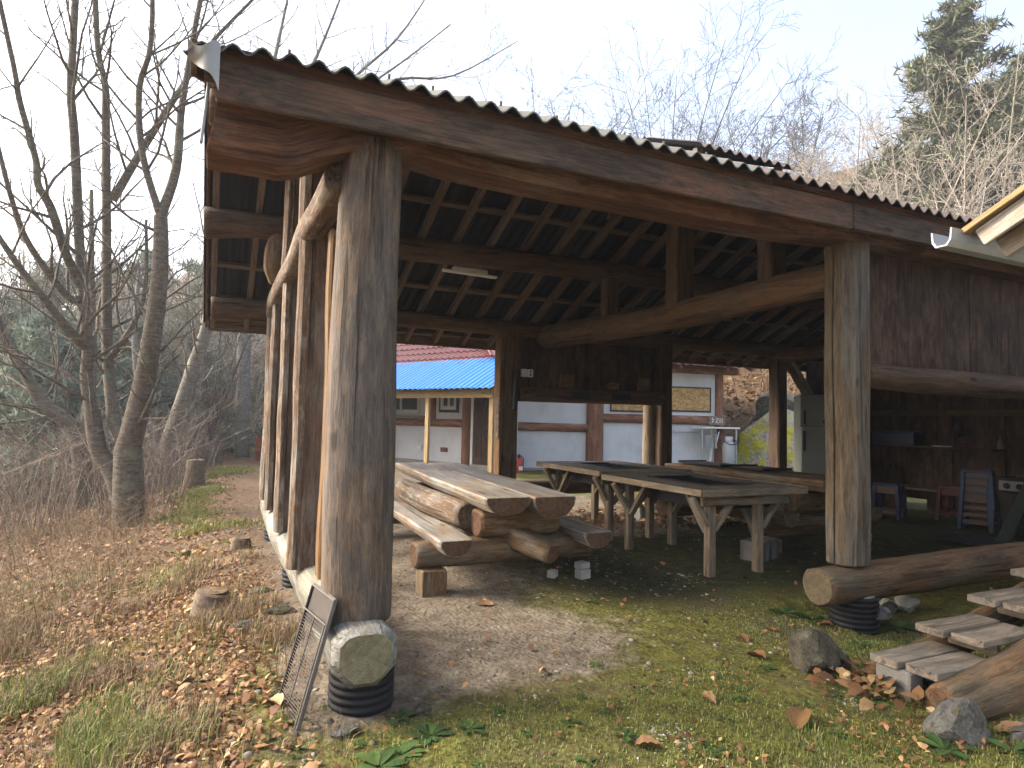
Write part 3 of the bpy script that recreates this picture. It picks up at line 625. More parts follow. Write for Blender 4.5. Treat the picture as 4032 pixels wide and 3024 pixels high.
for y in (4.52, 6.45):
    part('cross_log', M['tlog'], pt, lambda m: m.log([(1.32, y, .262), (1.7, y+.01, .27), (2.2, y, .262), (2.77, y, .255)], [.098, .11, .10, .10], n=16, amp=.06, cap=.012, flat=[(math.pi/2, .85)]), mat2=M['tend'])
    part('upper_cross_log', M['tlog'], pt, lambda m: m.log([(1.80, y+.02, .47), (2.1, y+.02, .475), (2.47, y+.02, .47)], [.125, .13, .12], n=16, amp=.07, cap=.02, flat=[(math.pi/2, .72)]), mat2=M['tend'])
part('spine_log', M['tlog'], pt, lambda m: m.log([(2.24, 4.12, .29), (2.10, 4.5, .36), (2.05, 5.3, .37), (2.06, 6.6, .38)], [.085, .105, .115, .11], n=16, amp=.08, cap=.015, flat=[(math.pi/2, .75)]), mat2=M['tend'], label='round spine log with a hollowed cut end')
part('stretcher_log', M['grey'], pt, lambda m: m.log([(1.78, 4.66, .50), (1.70, 5.3, .52), (1.72, 6.3, .53)], [.105, .11, .10], n=14, amp=.08, cap=.02))
part('block', M['tlog'], pt, lambda m: m.beam((1.44, 4.46, -.05), (1.44, 4.46, .172), .18, .17, (0, 1, 0), .008, 3, .006))
part('block', M['tlog'], pt, lambda m: m.beam((1.45, 6.5, -.03), (1.45, 6.5, .165), .17, .2, (0, 1, 0), .008, 3, .006)); part('block', M['tlog'], pt, lambda m: m.beam((2.75, 6.5, -.03), (2.75, 6.5, .16), .17, .2, (0, 1, 0), .008, 3, .006))
def stone(name, label, c, r, mat, seed, group=None, cat='stone', sub=3, sq_=(1, 1, .7), par=None):
    import bmesh
    bm = bmesh.new(); bmesh.ops.create_icosphere(bm, subdivisions=sub, radius=1)
    rg = random.Random(seed)
    pls = [(Vector((rg.gauss(0, 1), rg.gauss(0, 1), rg.gauss(0, .8))).normalized(), rg.uniform(.55, .85)) for _ in range(11)]
    for v in bm.verts:
        p = v.co.copy()
        for nrm, d in pls:
            e = p.dot(nrm)-d
            if e > 0: p -= nrm*e
        p *= 1+.10*noise.noise(p*2.3+Vector((seed, 0, 0)))+.04*noise.noise(p*6+Vector((0, seed, 0)))
        v.co = Vector((p.x*r*sq_[0], p.y*r*sq_[1], p.z*r*sq_[2]))
    me = bpy.data.meshes.new(name); bm.to_mesh(me); bm.free(); me.materials.append(mat)
    o = bpy.data.objects.new(name, me); COL.objects.link(o); o.location = c
    if par is None: tag(o, label, cat, group)
    return o
# white bricks under its right end
def brick(loc, rz_, label, dims=(.09, .085, .095)):
    m = MB(); m.box(-dims[0]/2, dims[0]/2, -dims[1]/2, dims[1]/2, 0, dims[2], .008); o = m.obj('brick', M['brick']); o.location = loc; o.rotation_euler = (0, 0, rz_); tag(o, label, 'brick', 'white bricks propping the log table'); return o
brick((2.665, 4.42, .0), .2, 'lower white brick standing under right end of log table cross log', (.10, .09, .085)); brick((2.662, 4.425, .087), .3, 'upper white brick directly beneath the log table cross log', (.10, .09, .05))
brick((2.45, 4.52, .0), .7, 'small dirty white brick behind the stacked pair', (.08, .07, .07))
stone('stone', 'small grey stone beside the white bricks under the log table', (2.33, 4.5, .02), .055, M['stone2'], 5)

# ------------------------------------------------------------------ charcoal grill tables
def grill_table(loc, W_, L_, H_, label, rz_=0):
    t = thing('grill_table', label, 'grill table', loc, 'wooden grill tables'); bx, by, bz = loc
    B = lambda m, x0, x1, y0, y1, z0, z1: m.box(bx+x0, bx+x1, by+y0, by+y1, bz+z0, bz+z1, .004)
    n = 7; hx0, hx1, hy0, hy1 = W_*.30, W_*.72, L_*.22, L_*.78
    for i in range(n):
        x0, x1 = W_*i/n, W_*(i+1)/n-.003
        for a, b in ((0, hy0), (hy1, L_)) if (x1 > hx0 and x0 < hx1) else ((0, L_),):
            part('top_board', M['grilltop'], t, lambda m: B(m, x0, x1, a, b, H_-.03, H_+RND.uniform(-.003, .002)))
    part('edge_board', M['grill'], t, lambda m: B(m, -.022, -.001, -.01, L_+.01, H_-.05, H_+.004)); part('edge_board', M['grill'], t, lambda m: B(m, W_+.001, W_+.022, -.01, L_+.01, H_-.05, H_+.004))
    part('edge_board', M['grill'], t, lambda m: B(m, 0, W_, -.023, -.002, H_-.055, H_+.003)); part('edge_board', M['grill'], t, lambda m: B(m, 0, W_, L_+.002, L_+.023, H_-.055, H_+.003))
    # iron fire box let into the top, with its grate
    f = part('fire_box', M['iron'], t, lambda m: (B(m, hx0-.03, hx0, hy0, hy1, H_-.20, H_+.008), B(m, hx1, hx1+.03, hy0, hy1, H_-.20, H_+.008), B(m, hx0-.03, hx1+.03, hy0-.03, hy0, H_-.20, H_+.008), B(m, hx0-.03, hx1+.03, hy1, hy1+.03, H_-.20, H_+.008), B(m, hx0, hx1, hy0, hy1, H_-.2, H_-.19)))
    for i in range(9):
        yy = hy0+(hy1-hy0)*(i+.5)/9; part('grate_bar', M['iron'], f, lambda m: m.wire([(bx+hx0, by+yy, bz+H_-.012), (bx+hx1, by+yy, bz+H_-.012)], .006))
    part('apron', M['grill'], t, lambda m: B(m, W_*.06, W_*.9, .07, .10, H_-.14, H_-.058)); part('apron', M['grill'], t, lambda m: B(m, W_*.06, W_*.9, L_-.10, L_-.07, H_-.14, H_-.058))
    for x in (W_*.18, W_*.64):
        for y in (.14, L_-.14):
            part('leg', M['grill'], t, lambda m: m.beam((bx+x, by+y, bz-.04), (bx+x, by+y, bz+H_-.055), .07, .07, (0, 1, 0), .005))
            s = 1 if y < L_/2 else -1
            part('brace', M['grill'], t, lambda m: m.beam((bx+x+.036, by+y, bz+H_-.34), (bx+x+.26, by+y, bz+H_-.09), .04, .065, (0, 1, 0), .004))
            part('brace', M['grill'], t, lambda m: m.beam((bx+x, by+y+.036*s, bz+H_-.36), (bx+x, by+y+.28*s, bz+H_-.06), .04, .06, (1, 0, 0), .004))
            if x < W_/2: part('brace', M['grill'], t, lambda m: m.beam((bx+x-.036, by+y, bz+H_-.30), (bx+.02, by+y, bz+H_-.07), .04, .06, (0, 1, 0), .004))
    return t
grill_table((3.47, 3.98, .0), 1.12, 1.40, .72, 'weathered grill table with braced legs nearest the cracked post')
grill_table((3.48, 5.46, .03), 1.10, 1.36, .715, 'weathered grill table behind, nearest the boarded back wall')
# ------------------------------------------------------------------ second log table with griddle plates
t2 = thing('log_picnic_table', 'dark live-edged log table carrying black griddle plates', 'picnic table', (5.5, 5.4, 0))
part('table_plank', M['tlog'], t2, lambda m: half_log(m, (5.42, 4.35, .72), (5.32, 6.6, .73), .36, .13, 14, 23)); part('table_plank', M['tlog'], t2, lambda m: half_log(m, (5.79, 4.4, .72), (5.70, 6.6, .73), .34, .14, 14, 28))
part('bench_plank', M['tlog'], t2, lambda m: half_log(m, (5.02, 4.5, .40), (4.96, 6.5, .40), .22, .13, 12, 33)); part('bench_plank', M['tlog'], t2, lambda m: half_log(m, (6.2, 4.5, .40), (6.12, 6.5, .40), .24, .13, 12, 38))
for y in (4.75, 6.2):
    part('cross_log', M['tlog'], t2, lambda m: m.log([(4.8, y, .24), (5.6, y, .25), (6.4, y, .24)], .115, n=14, cap=.012, flat=[(math.pi/2, .85)])); part('upper_cross_log', M['tlog'], t2, lambda m: m.log([(5.25, y, .48), (5.6, y, .48), (5.95, y, .48)], .13, n=14, cap=.012, flat=[(math.pi/2, .8)]))
    for x in (4.95, 6.25): part('block', M['tlog'], t2, lambda m: m.box(x-.09, x+.09, y-.1, y+.1, -.02, .13))
for (x0, x1, y0, y1, z), lb in (((5.28, 5.72, 5.75, 6.5, .742), 'black griddle plate lying at the far end of the dark log table'), ((5.36, 5.80, 5.2, 5.72, .742), 'black griddle plate lying mid way along the dark log table')):
    def gp(m): m.box(x0, x1, y0, y1, z, z+.015, .004); m.box(x0, x1, y0, y0+.02, z+.015, z+.03, .003); m.box(x0, x1, y1-.02, y1, z+.015, z+.03, .003)
    m = MB(); gp(m); tag(m.obj('griddle_plate', M['iron']), lb, 'griddle', 'griddle plates on the dark table')
stone('stone', 'upright tan stone between the grill tables and back sill', (4.75, 6.55, .10), .13, M['brick'], 41, sq_=(.8, .7, 1.2))
# ------------------------------------------------------------------ refrigerator
fr = thing('refrigerator', 'grey green two-door refrigerator standing by the back corner post', 'refrigerator', (7.13, 6.26, 0))
part('body', M['fridge'], fr, lambda m: m.box(7.13, 7.73, 6.32, 6.86, .08, 1.655, .012))
d1 = part('freezer_door', M['fridge'], fr, lambda m: m.box(7.128, 7.732, 6.26, 6.315, 1.215, 1.66, .014)); d2 = part('main_door', M['fridge'], fr, lambda m: m.box(7.128, 7.732, 6.26, 6.315, .13, 1.20, .014))
part('handle', M['black'], d1, lambda m: m.box(7.15, 7.19, 6.235, 6.262, 1.255, 1.44, .006)); part('handle', M['black'], d2, lambda m: m.box(7.15, 7.19, 6.235, 6.262, .90, 1.165, .006))
part('badge', M['black'], d1, lambda m: m.box(7.40, 7.56, 6.255, 6.262, 1.275, 1.31, .002)); part('trim', M['metal'], fr, lambda m: m.box(7.13, 7.73, 6.275, 6.318, 1.2025, 1.2125, .002)); part('foot', M['black'], fr, lambda m: m.box(7.14, 7.72, 6.30, 6.8, 0, .078))
fr.rotation_euler = (0, 0, rad(-40))
# ------------------------------------------------------------------ stools, range, leaning panels
def stool_proto(name, mat, loc=(0, 0, 0)):
    t = bpy.data.objects.new(name, None); COL.objects.link(t); WLOC[t.name] = (0, 0, 0)
    part('seat', M[mat[0]], t, lambda m: m.box(-.15, .15, -.15, .15, .42, .45, .012))
    for sx in (-1, 1):
        for sy in (-1, 1): part('leg', M[mat[0]], t, lambda m: m.beam((sx*.155, sy*.155, 0), (sx*.128, sy*.128, .42), .045, .045, (0, 1, 0), .006))
    for s in (-1, 1):
        part('side_panel', M[mat[1]], t, lambda m: m.beam((-.12, s*.133, .37), (.12, s*.133, .37), .012, .09, ch=.003)); part('side_panel', M[mat[1]], t, lambda m: m.beam((s*.133, -.12, .37), (s*.133, .12, .37), .012, .09, ch=.003))
        part('stretcher', M[mat[1]], t, lambda m: m.beam((-.14, s*.148, .10), (.14, s*.148, .10), .012, .05, ch=.003)); part('stretcher', M[mat[1]], t, lambda m: m.beam((s*.148, -.14, .10), (s*.148, .14, .10), .012, .05, ch=.003))
    return t
def place(t, loc, r, label, cat, grp): t.location = loc; t.rotation_euler = (0, 0, r); tag(t, label, cat, grp); return t
st = stool_proto('stool', ('blue', 'tan')); place(st, (8.02, 5.65, .06), .35, 'single blue plastic stool just right of the cracked post', 'stool', 'plastic stools in the kitchen corner')
for k, lb in enumerate(('bottom blue stool of the stack by the gas range', 'second blue stool from the floor in the stack', 'third blue stool from the floor in the stack', 'topmost blue stool of the stack by the gas range')):
    place(copy_tree(st), (8.2, 4.66, .06+k*.085), .3+.04*k, lb, 'stool', 'plastic stools in the kitchen corner')
rs = stool_proto('stool', ('red', 'red')); place(rs, (8.75, 5.25, .05), .2, 'red plastic stool between the blue stools', 'stool', 'plastic stools in the kitchen corner')
bn = thing('bench', 'low plain bench along the dark kitchen wall', 'bench', (9.15, 5.9, 0)); part('seat', M['inner'], bn, lambda m: m.box(9.0, 9.35, 5.3, 6.6, .36, .40))
for y in (5.4, 6.5):
    for x in (9.04, 9.30): part('leg', M['inner'], bn, lambda m: m.box(x, x+.04, y-.03, y+.03, .02, .36))
gr = thing('gas_range', 'grey gas range with round knobs at the right edge', 'gas range', (9.1, 4.5, 0))
part('body', M['iron'], gr, lambda m: m.box(8.80, 9.35, 4.1, 4.75, .05, .62, .008)); cp = part('control_panel', M['gas'], gr, lambda m: m.box(8.775, 8.80, 4.1, 4.75, .50, .62, .004)); part('cooktop', M['black'], gr, lambda m: m.box(8.78, 9.36, 4.09, 4.76, .62, .66, .006))
for y in (4.66, 4.52, 4.38, 4.24): part('knob', M['black'], cp, lambda m: m.lathe((8.745, y, .56), [(.03, 0), (.034, .012), (.034, .03)], 14, 'x'))
part('oven_door', M['black'], gr, lambda m: m.box(8.785, 8.80, 4.14, 4.72, .10, .47, .004)); part('pan_support', M['metal'], gr, lambda m: (m.wire([(8.85, 4.2, .675), (9.25, 4.6, .675)], .008), m.wire([(8.85, 4.6, .675), (9.25, 4.2, .675)], .008)))
for k, (x, y) in enumerate(((7.50, 4.05), (7.64, 3.86), (7.80, 3.68))):
    m = MB(); m.beam((x, y, .03), (x+.55, y-.06, .78), .13, .02, (-1, -.2, .8), .004, 6, .006); m.beam((x, y-.055, .03), (x+.55, y-.115, .78), .02, .03, (-1, -.2, .8), .003)
    tag(m.obj('leaning_panel', M['green']), ('front', 'middle', 'rear')[k]+' one of the dark green mesh panels leaning by the gas range', 'panel', 'green panels leaning in the kitchen')
m = MB(); m.lathe((9.33, 5.02, .981), [(.035, 0), (.037, .02), (.037, .09), (.022, .13), (.01, .15), (.008, .19), (.002, .20)], 16); tag(m.obj('bottle', M['cementblock']), 'white squeeze bottle on the end of the kitchen shelf', 'bottle')
m = MB(); m.box(9.22, 9.46, 6.1, 6.75, .981, 1.16, .01); m.box(9.20, 9.48, 6.08, 6.77, 1.16, 1.185, .006); tag(m.obj('crate', M['blue']), 'dark blue plastic crate on the kitchen shelf', 'crate')
m = MB(); m.lathe((9.30, 5.75, .981), [(.10, 0), (.12, .006), (.125, .012), (.05, .014)], 18); tag(m.obj('plate', M['white']), 'pale plate lying on the kitchen shelf', 'plate')
m = MB(); m.wire([(9.38, 5.55, 1.40), (9.36, 5.55, 1.32)], .006); m.lathe((9.36, 5.55, 1.15), [(.02, -.03), (.06, .0), (.07, .08), (.045, .15), (.01, .19)], 14); tag(m.obj('hanging_pouch', M['black']), 'dark pouch hanging from the kitchen wall rail', 'pouch')
m = MB(); m.box(7.1, 7.75, 4.0, 4.5, .055, .075, .004); tag(m.obj('floor_tray', M['iron']), 'flat dark tray on the floor behind the brown sill', 'tray')
m = MB(); m.box(-.2, -.12, -.1, .1, 0, .19, .006); m.box(-.04, .04, -.1, .1, 0, .19, .006); m.box(.12, .2, -.1, .1, 0, .19, .006); m.box(-.2, .2, -.1, -.07, .001, .188, .005); m.box(-.2, .2, .07, .1, .001, .188, .005)
o = m.obj('concrete_block', M['cementblock']); o.location = (4.6, 4.5, .0); o.rotation_euler = (0, 0, .4); tag(o, 'grey hollow concrete block in the shade below the grill table', 'concrete block')
# things on the back wall shelf
for k, (x, w_, h_, mt, lb) in enumerate(((3.93, .19, .165, 'orange', 'broken tan wooden plaque at left on the log shelf'), (4.62, .16, .09, 'tlog', 'low dark wooden plaque in the middle of the log shelf'), (5.09, .18, .17, 'tlog', 'square brown wooden plaque at right on the log shelf'))):
    m = MB(); m.beam((x-w_/2, 6.98, 1.645+h_/2), (x+w_/2, 6.98, 1.645+h_/2), .03, h_, (0, -.12, 1), .006, 5, .014); tag(m.obj('plaque', M[mt]), lb, 'plaque', 'plaques on the log shelf')
hg = thing('hanging_sheath', 'long black sheath hanging on the back post', 'sheath', (3.26, 6.97, 1.56)); part('sheath', M['black'], hg, lambda m: m.beam((3.245, 6.965, 1.70), (3.225, 6.965, 1.34), .075, .05, (0, 1, 0), .02, 8, .02)); part('handle', M['black'], hg, lambda m: m.wire([(3.245, 6.965, 1.70), (3.25, 6.97, 1.82)], .014, 8))
# fluorescent lamp under the roof, unlit
lf = thing('strip_light', 'white fluorescent strip light under the middle purlin', 'strip light', (2.3, 6.15, 2.7)); zl = 2.735
part('housing', M['white'], lf, lambda m: m.beam((2.12, 6.14, zl+.02), (2.50, 6.16, zl+.02), .07, .045, ch=.008)); part('tube', M['white'], lf, lambda m: m.beam((1.98, 6.05, zl-.03), (2.58, 6.08, zl-.035), .045, .028, ch=.008)); part('bracket', M['white'], lf, lambda m: m.beam((2.26, 6.07, zl-.01), (2.34, 6.15, zl+.0), .08, .02, ch=.003))
part('hanger', M['metal'], lf, lambda m: (m.wire([(2.2, 6.14, zl+.04), (2.2, 6.14, rz(6.14)+.02)], .005), m.wire([(2.42, 6.15, zl+.04), (2.42, 6.15, rz(6.15)+.02)], .005)))
# ------------------------------------------------------------------ wire racks leaning on the corner post
TL, TR, BR, BL = Vector((.433, 3.05, .483)), Vector((.483, 2.78, .477)), Vector((.339, 2.715, -.02)), Vector((.300, 3.10, -.06))
rk = thing('wire_rack', 'rusty oven grate leaning against the corner post', 'wire rack', (.33, 2.9, 0)); uv = lambda a, b: TL.lerp(TR, a).lerp(BL.lerp(BR, a), b)
part('frame', M['wirepale'], rk, lambda m: m.beam(TR, BR, .008, .018, (1, 0, .3), .003)); part('frame', M['rustwire'], rk, lambda m: m.beam(TL, BL, .008, .018, (1, 0, .3), .003)); part('frame', M['wirepale'], rk, lambda m: m.beam(TL, TR, .008, .018, (1, 0, .3), .003))
part('tray_plate', M['rustwire'], rk, lambda m: m.sheet(lambda a, b: uv(.02+.96*a, .01+.27*b)+Vector((.004, 0, 0)), 4, 4, .003))
for i in range(34):
    b = .20+.78*i/33; part('wire', M['rustwire'], rk, lambda m: m.wire([uv(0, b)-Vector((.006, 0, 0)), uv(.5, b)-Vector((.008, 0, 0)), uv(1, b)-Vector((.006, 0, 0))], .0025, 4))
for a in (.04, .5, .96): part('rod', M['wirepale'], rk, lambda m: m.wire([uv(a, .19)-Vector((.01, 0, 0)), uv(a, .99)-Vector((.01, 0, 0))], .0035, 5))
part('rod', M['wirepale'], rk, lambda m: m.wire([uv(.0, .19)-Vector((.01, 0, 0)), uv(1, .19)-Vector((.01, 0, 0))], .004, 5))
# ------------------------------------------------------------------ stair of planks on a log stringer, right foreground
sr = thing('garden_stair', 'low plank stair on a slanting log stringer at right', 'stair', (3.3, 1.9, 0))
part('stringer', M['silld'], sr, lambda m: m.log([(2.95, 1.83, .02), (3.3, 1.81, .06), (3.9, 1.80, .16), (4.7, 1.79, .31)], [.10, .125, .145, .15], n=16, amp=.07, cap=.012))
part('stringer', M['silld'], sr, lambda m: m.log([(3.0, 2.20, .03), (3.6, 2.18, .12), (4.7, 2.18, .36)], [.06, .08, .10], n=12, amp=.07, cap=.012))
for k, (x0, z) in enumerate(((2.93, .155), (3.27, .258), (3.70, .362), (4.1, .465))):
    for j, (ya, yb, dx) in enumerate(((2.03, 2.17, 0), (1.87, 2.02, .04))): part('tread_board', M['step'], sr, lambda m: m.beam((x0+dx, (ya+yb)/2, z-.018-.004*j), (x0+.47, (ya+yb)/2, z-.018-.004*j), yb-ya, .036, ch=.004, n=4, wob=.004))
    part('riser_board', M['step'], sr, lambda m: m.box(x0+.20, x0+.228, 1.90, 2.13, z-.11, z-.04))
part('support_block', M['cementblock'], sr, lambda m: m.box(2.945, 3.04, 1.98, 2.15, -.03, .118, .008))
# ------------------------------------------------------------------ neighbouring hut, only its roof corner is in view
nb = thing('neighbouring_hut', 'neighbouring hut with grey fascia and pale gutter at right edge', 'hut', (5, .5, 0))
ds = Vector((0, -math.cos(rad(26.4)), math.sin(rad(26.4)))); e0 = Vector((3.44, 2.0, 2.25)); upn = Vector((0, math.sin(rad(26.4)), math.cos(rad(26.4))))
def rake(m, a, dx, dn, w_, h_, L=2.4, n=1, wob=0): m.beam(e0+ds*a+Vector((dx, 0, 0))+upn*dn, e0+ds*(L+a)+Vector((dx, 0, 0))+upn*dn, w_, h_, upn, .004, n, wob)
part('roof_trim', M['pine'], nb, lambda m: rake(m, 0, 0, 0, .05, .03)); part('fascia_board', M['neighbour'], nb, lambda m: rake(m, .04, .02, -.068, .022, .095, n=10, wob=.003))
part('rafter', M['neighbour'], nb, lambda m: rake(m, .05, .14, -.125, .04, .11, n=10, wob=.003)); part('roof_slab', M['slate2'], nb, lambda m: rake(m, .0, 1.83, .005, 3.6, .018))
for i in range(9): part('soffit_board', M['neighbour'], nb, lambda m: m.beam(e0+ds*(.12+.2*i)+Vector((.035, 0, 0))-upn*.022, e0+ds*(.12+.2*i)+Vector((3.6, 0, 0))-upn*.022, .19, .014, upn, .003))
part('gutter', M['flash'], nb, lambda m: m.loft([(3.33, 2.05, 2.215), (7.0, 2.05, 2.19)], [(-.055, .045), (-.05, -.015), (-.028, -.045), (.03, -.045), (.048, -.015), (.052, .04), (.044, .04), (.038, -.012), (.022, -.036), (-.022, -.036), (-.042, -.012), (-.047, .045)], (0, 0, 1), capinset=.001))
part('wall', M['plaster'], nb, lambda m: m.box(4.6, 4.72, -2.0, 1.5, 0, 2.45)); part('wall', M['plaster'], nb, lambda m: m.box(4.725, 7.0, 1.38, 1.5, 0, 2.45))
# ------------------------------------------------------------------ rocks near the right post
stone('rock', 'angular brown grey rock on the moss in front of the right post', (2.87, 2.43, .05), .185, M['stone2'], 12, cat='rock', sq_=(1.15, .8, .78))
stone('rock', 'smooth pale grey rock below the stair log at right', (2.80, 1.67, .03), .16, M['stone'], 23, cat='rock', sq_=(1.1, .8, .75)); stone('rock', 'flat grey rock at the right frame edge', (3.08, 1.56, .0), .12, M['stone'], 27, cat='rock', sq_=(1.2, .8, .6))
for k, (x, y, r, lb) in enumerate(((4.42, 2.99, .10, 'large pale stone at the right end of the row under the sill'), (4.22, 2.98, .075, 'middle pale stone in the row under the sill'), (4.08, 2.93, .055, 'small stone of the row next to the ribbed footing'), (3.98, 2.86, .08, 'flat stone lying against the right ribbed footing'), (4.30, 3.06, .06, 'rear stone of the row under the brown sill'))):
    stone('stone', lb, (x, y, .02), r, M['concrete' if k % 2 == 0 else 'stone'], 50+k, 'stones in a row under the sill', sub=2, sq_=(1.3, .9, .6))
for k, (x, y, r, lb) in enumerate(((.34, 4.9, .075, 'flat pale stone left of the pale sill, nearest the stump'), (.30, 4.55, .06, 'rounded stone left of the pale sill'), (.42, 4.3, .085, 'dark flat stone against the pale sill'), (.22, 4.1, .07, 'small flat stone left of the wire rack'), (.86, 2.74, .04, 'small round stone right of the front footing'), (.52, 2.66, .05, 'tan stone in front of the front ribbed footing'))):
    stone('stone', lb, (x, y, gh(x, y)+.01), r, M['stone' if k % 2 else 'stone2'], 70+k, 'small stones about the sill', sub=2, sq_=(1.3, .9, .5))
# ------------------------------------------------------------------ house behind the pavilion
hs = thing('house', 'white plastered timber house with red tiled roof and blue porch', 'house', (6.2, 14, 0))
uA = Vector((-.438, .899, 0)); nA = Vector((-.899, -.438, 0)); PA = Vector((6.034, 13.825, 0)); FA = Matrix(((uA.x, nA.x, 0, PA.x), (uA.y, nA.y, 0, PA.y), (0, 0, 1, 0), (0, 0, 0, 1)))
ang = rad(-10); uB = Vector((math.cos(ang), math.sin(ang), 0)); nB = Vector((math.sin(ang), -math.cos(ang), 0)); PB = Vector((6.30, 14.02, 0)); FB = Matrix(((uB.x, nB.x, 0, PB.x), (uB.y, nB.y, 0, PB.y), (0, 0, 1, 0), (0, 0, 0, 1)))
def hp(name, mat, F, fn, par=None, **pr):
    m = MB(); m.M = F; fn(m); return m.obj(name, M[mat], par or hs, **pr)
# wing with the porch: wall, plinth, log frame
hp('wall', 'plaster', FA, lambda m: m.box(-.4, 7.5, -.16, 0, -.1, 2.75)); hp('plinth', 'concrete', FA, lambda m: m.box(-.4, 7.5, .002, .07, -.3, .13))
hp('frame_post', 'housewood', FA, lambda m: m.log([(1.02, .03, .12), (1.02, .03, 2.6)], .13, n=14, uph=(0, 1, 0))); hp('post_base', 'concrete', FA, lambda m: m.lathe((1.02, .06, 0), [(.16, -.2), (.15, .05), (.13, .118)], 14))
hp('frame_rail', 'housewood', FA, lambda m: m.log([(1.15, .01, 1.10), (7.4, .01, 1.08)], .10, n=12)); hp('frame_post', 'housewood', FA, lambda m: m.beam((2.22, .02, 1.19), (2.22, .02, 2.6), .14, .09, (0, 1, 0)))
hp('frame_rail', 'housewood', FA, lambda m: m.log([(-.4, .01, 2.62), (7.4, .01, 2.62)], .10, n=12))
dr = hp('door', 'ply', FA, lambda m: m.box(.17, .80, .005, .05, -.02, 1.95)); hp('door_panel', 'ply', FA, lambda m: (m.box(.25, .44, .05, .062, .15, .85), m.box(.52, .72, .05, .062, .15, .85), m.box(.25, .72, .05, .062, .98, 1.8)), dr)
hp('door_jamb', 'frame', FA, lambda m: m.box(.805, .875, .0, .07, -.03, 2.0)); hp('door_jamb', 'frame', FA, lambda m: m.box(.10, .165, .0, .07, -.03, 2.0)); hp('door_step', 'housewood', FA, lambda m: m.box(-.3, .95, .08, .4, -.12, -.02))
def window(u0, u1, z0, z1, fr_='frame', outer=None, pan=2):
    wn = hp('window', fr_, FA, lambda m: (m.box(u0, u1, .004, .06, z0, z0+.05), m.box(u0, u1, .004, .06, z1-.05, z1), m.box(u0, u0+.05, .005, .061, z0+.05, z1-.05), m.box(u1-.05, u1, .005, .061, z0+.05, z1-.05)))
    for i in range(pan):
        a = u0+.05+(u1-u0-.1)*i/pan; b = u0+.05+(u1-u0-.1)*(i+1)/pan
        hp('pane', 'glass', FA, lambda m: m.box(a+.03, b-.03, .018, .026, z0+.085, z1-.085), wn); hp('sash', 'frame', FA, lambda m: (m.box(a, a+.035, .01, .045, z0+.05, z1-.05), m.box(b-.035, b, .01, .045, z0+.05, z1-.05), m.box(a+.035, b-.035, .011, .044, z0+.05, z0+.09), m.box(a+.035, b-.035, .011, .044, z1-.09, z1-.05)), wn)
    if outer: hp('surround', 'black', FA, lambda m: (m.box(u0-.06, u1+.06, .0, .05, z0-.07, z0-.002), m.box(u0-.06, u0-.002, .0, .05, z0, z1), m.box(u1+.002, u1+.06, .0, .05, z0, z1)), wn)
window(1.40, 1.94, 1.43, 2.3, outer=1); window(2.74, 4.2, 1.33, 2.35); window(4.25, 5.7, 1.33, 2.35)
hp('window_ledge', 'concrete', FA, lambda m: m.box(2.5, 5.9, .0, .09, 1.20, 1.27)); vt = hp('air_vent', 'tan', FA, lambda m: m.box(1.70, 1.93, .002, .03, .375, .485)); hp('air_vent', 'frame', FA, lambda m: m.box(2.62, 2.80, .002, .03, .40, .50))
for i in range(4): hp('slat', 'rust', FA, lambda m: m.box(1.72, 1.91, .03, .036, .39+.025*i, .40+.025*i), vt)
# blue porch roof on pine posts
hp('porch_beam', 'pine', FA, lambda m: m.box(-1.15, 6.5, 1.57, 1.61, 1.66, 1.84)); hp('porch_board', 'pine', FA, lambda m: m.box(-1.17, -1.13, .2, 1.57, 1.75, 1.86))
for u in (-1.08, .82, 3.2, 5.6): hp('porch_post', 'pine', FA, lambda m: m.box(u-.055, u+.055, 1.50, 1.568, -.1, 1.82))
hp('porch_post', 'pine', FA, lambda m: m.box(-1.3, -1.20, 1.1, 1.2, -.1, 1.88)); 
for u in (-1.0, 0, 1, 2, 3, 4, 5): hp('porch_rafter', 'pine', FA, lambda m: m.beam((u, 1.6, 1.85), (u, .3, 2.50), .05, .08))
def bsheet(m, u0, u1):
    def fn(a, b):
        u = u0+(u1-u0)*a; ph = (u/.16) % 1; wv = .024 if .28 < ph < .72 else (.0 if ph < .16 or ph > .84 else .012)
        return (u, 1.88-1.46*b, 1.835+.77*b+wv)
    m.sheet(fn, int((u1-u0)/.02), 1, .003, smooth=False)
for k in range(8): hp('porch_roof_sheet', 'bluemetal', FA, lambda m: bsheet(m, -1.36+.96*k, -1.36+.96*(k+1)+.01))
# red tiled roof, one course of tiles at a time
nt_ = 34
for r_ in range(11):
    for q in range(4):
        def fn(a, b):
            u = -1.9+2.6*q+2.6*a; w_ = .022*math.cos(u*2*math.pi/.21); n_ = .62-.34*(r_+b*1.06); z = 2.46+.195*(r_+b*1.06)
            return (u, n_, z+w_+.035*(1-b))
        hp('tile_course', 'tile', FA, lambda m: m.sheet(fn, 60, 1, .012))
hp('gable_fill', 'plaster', FA, lambda m: m.box(-.4, 7.5, -3.0, -.17, 2.0, 2.75)); hp('eave_board', 'housewood', FA, lambda m: m.box(-1.9, 8.4, .58, .61, 2.36, 2.50))
hp('wall', 'plaster', FA, lambda m: m.box(7.4, 7.56, -5.5, -.2, -.3, 2.75)); hp('wall', 'plaster', FA, lambda m: m.box(-.4, 7.5, -6.0, -5.85, -.3, 2.75))
def backroof(a, b): return (-1.9+10.4*a, -2.9-3.6*b, 4.42-2.0*b)
hp('roof_back', 'tile', FA, lambda m: m.sheet(backroof, 4, 2, .04))
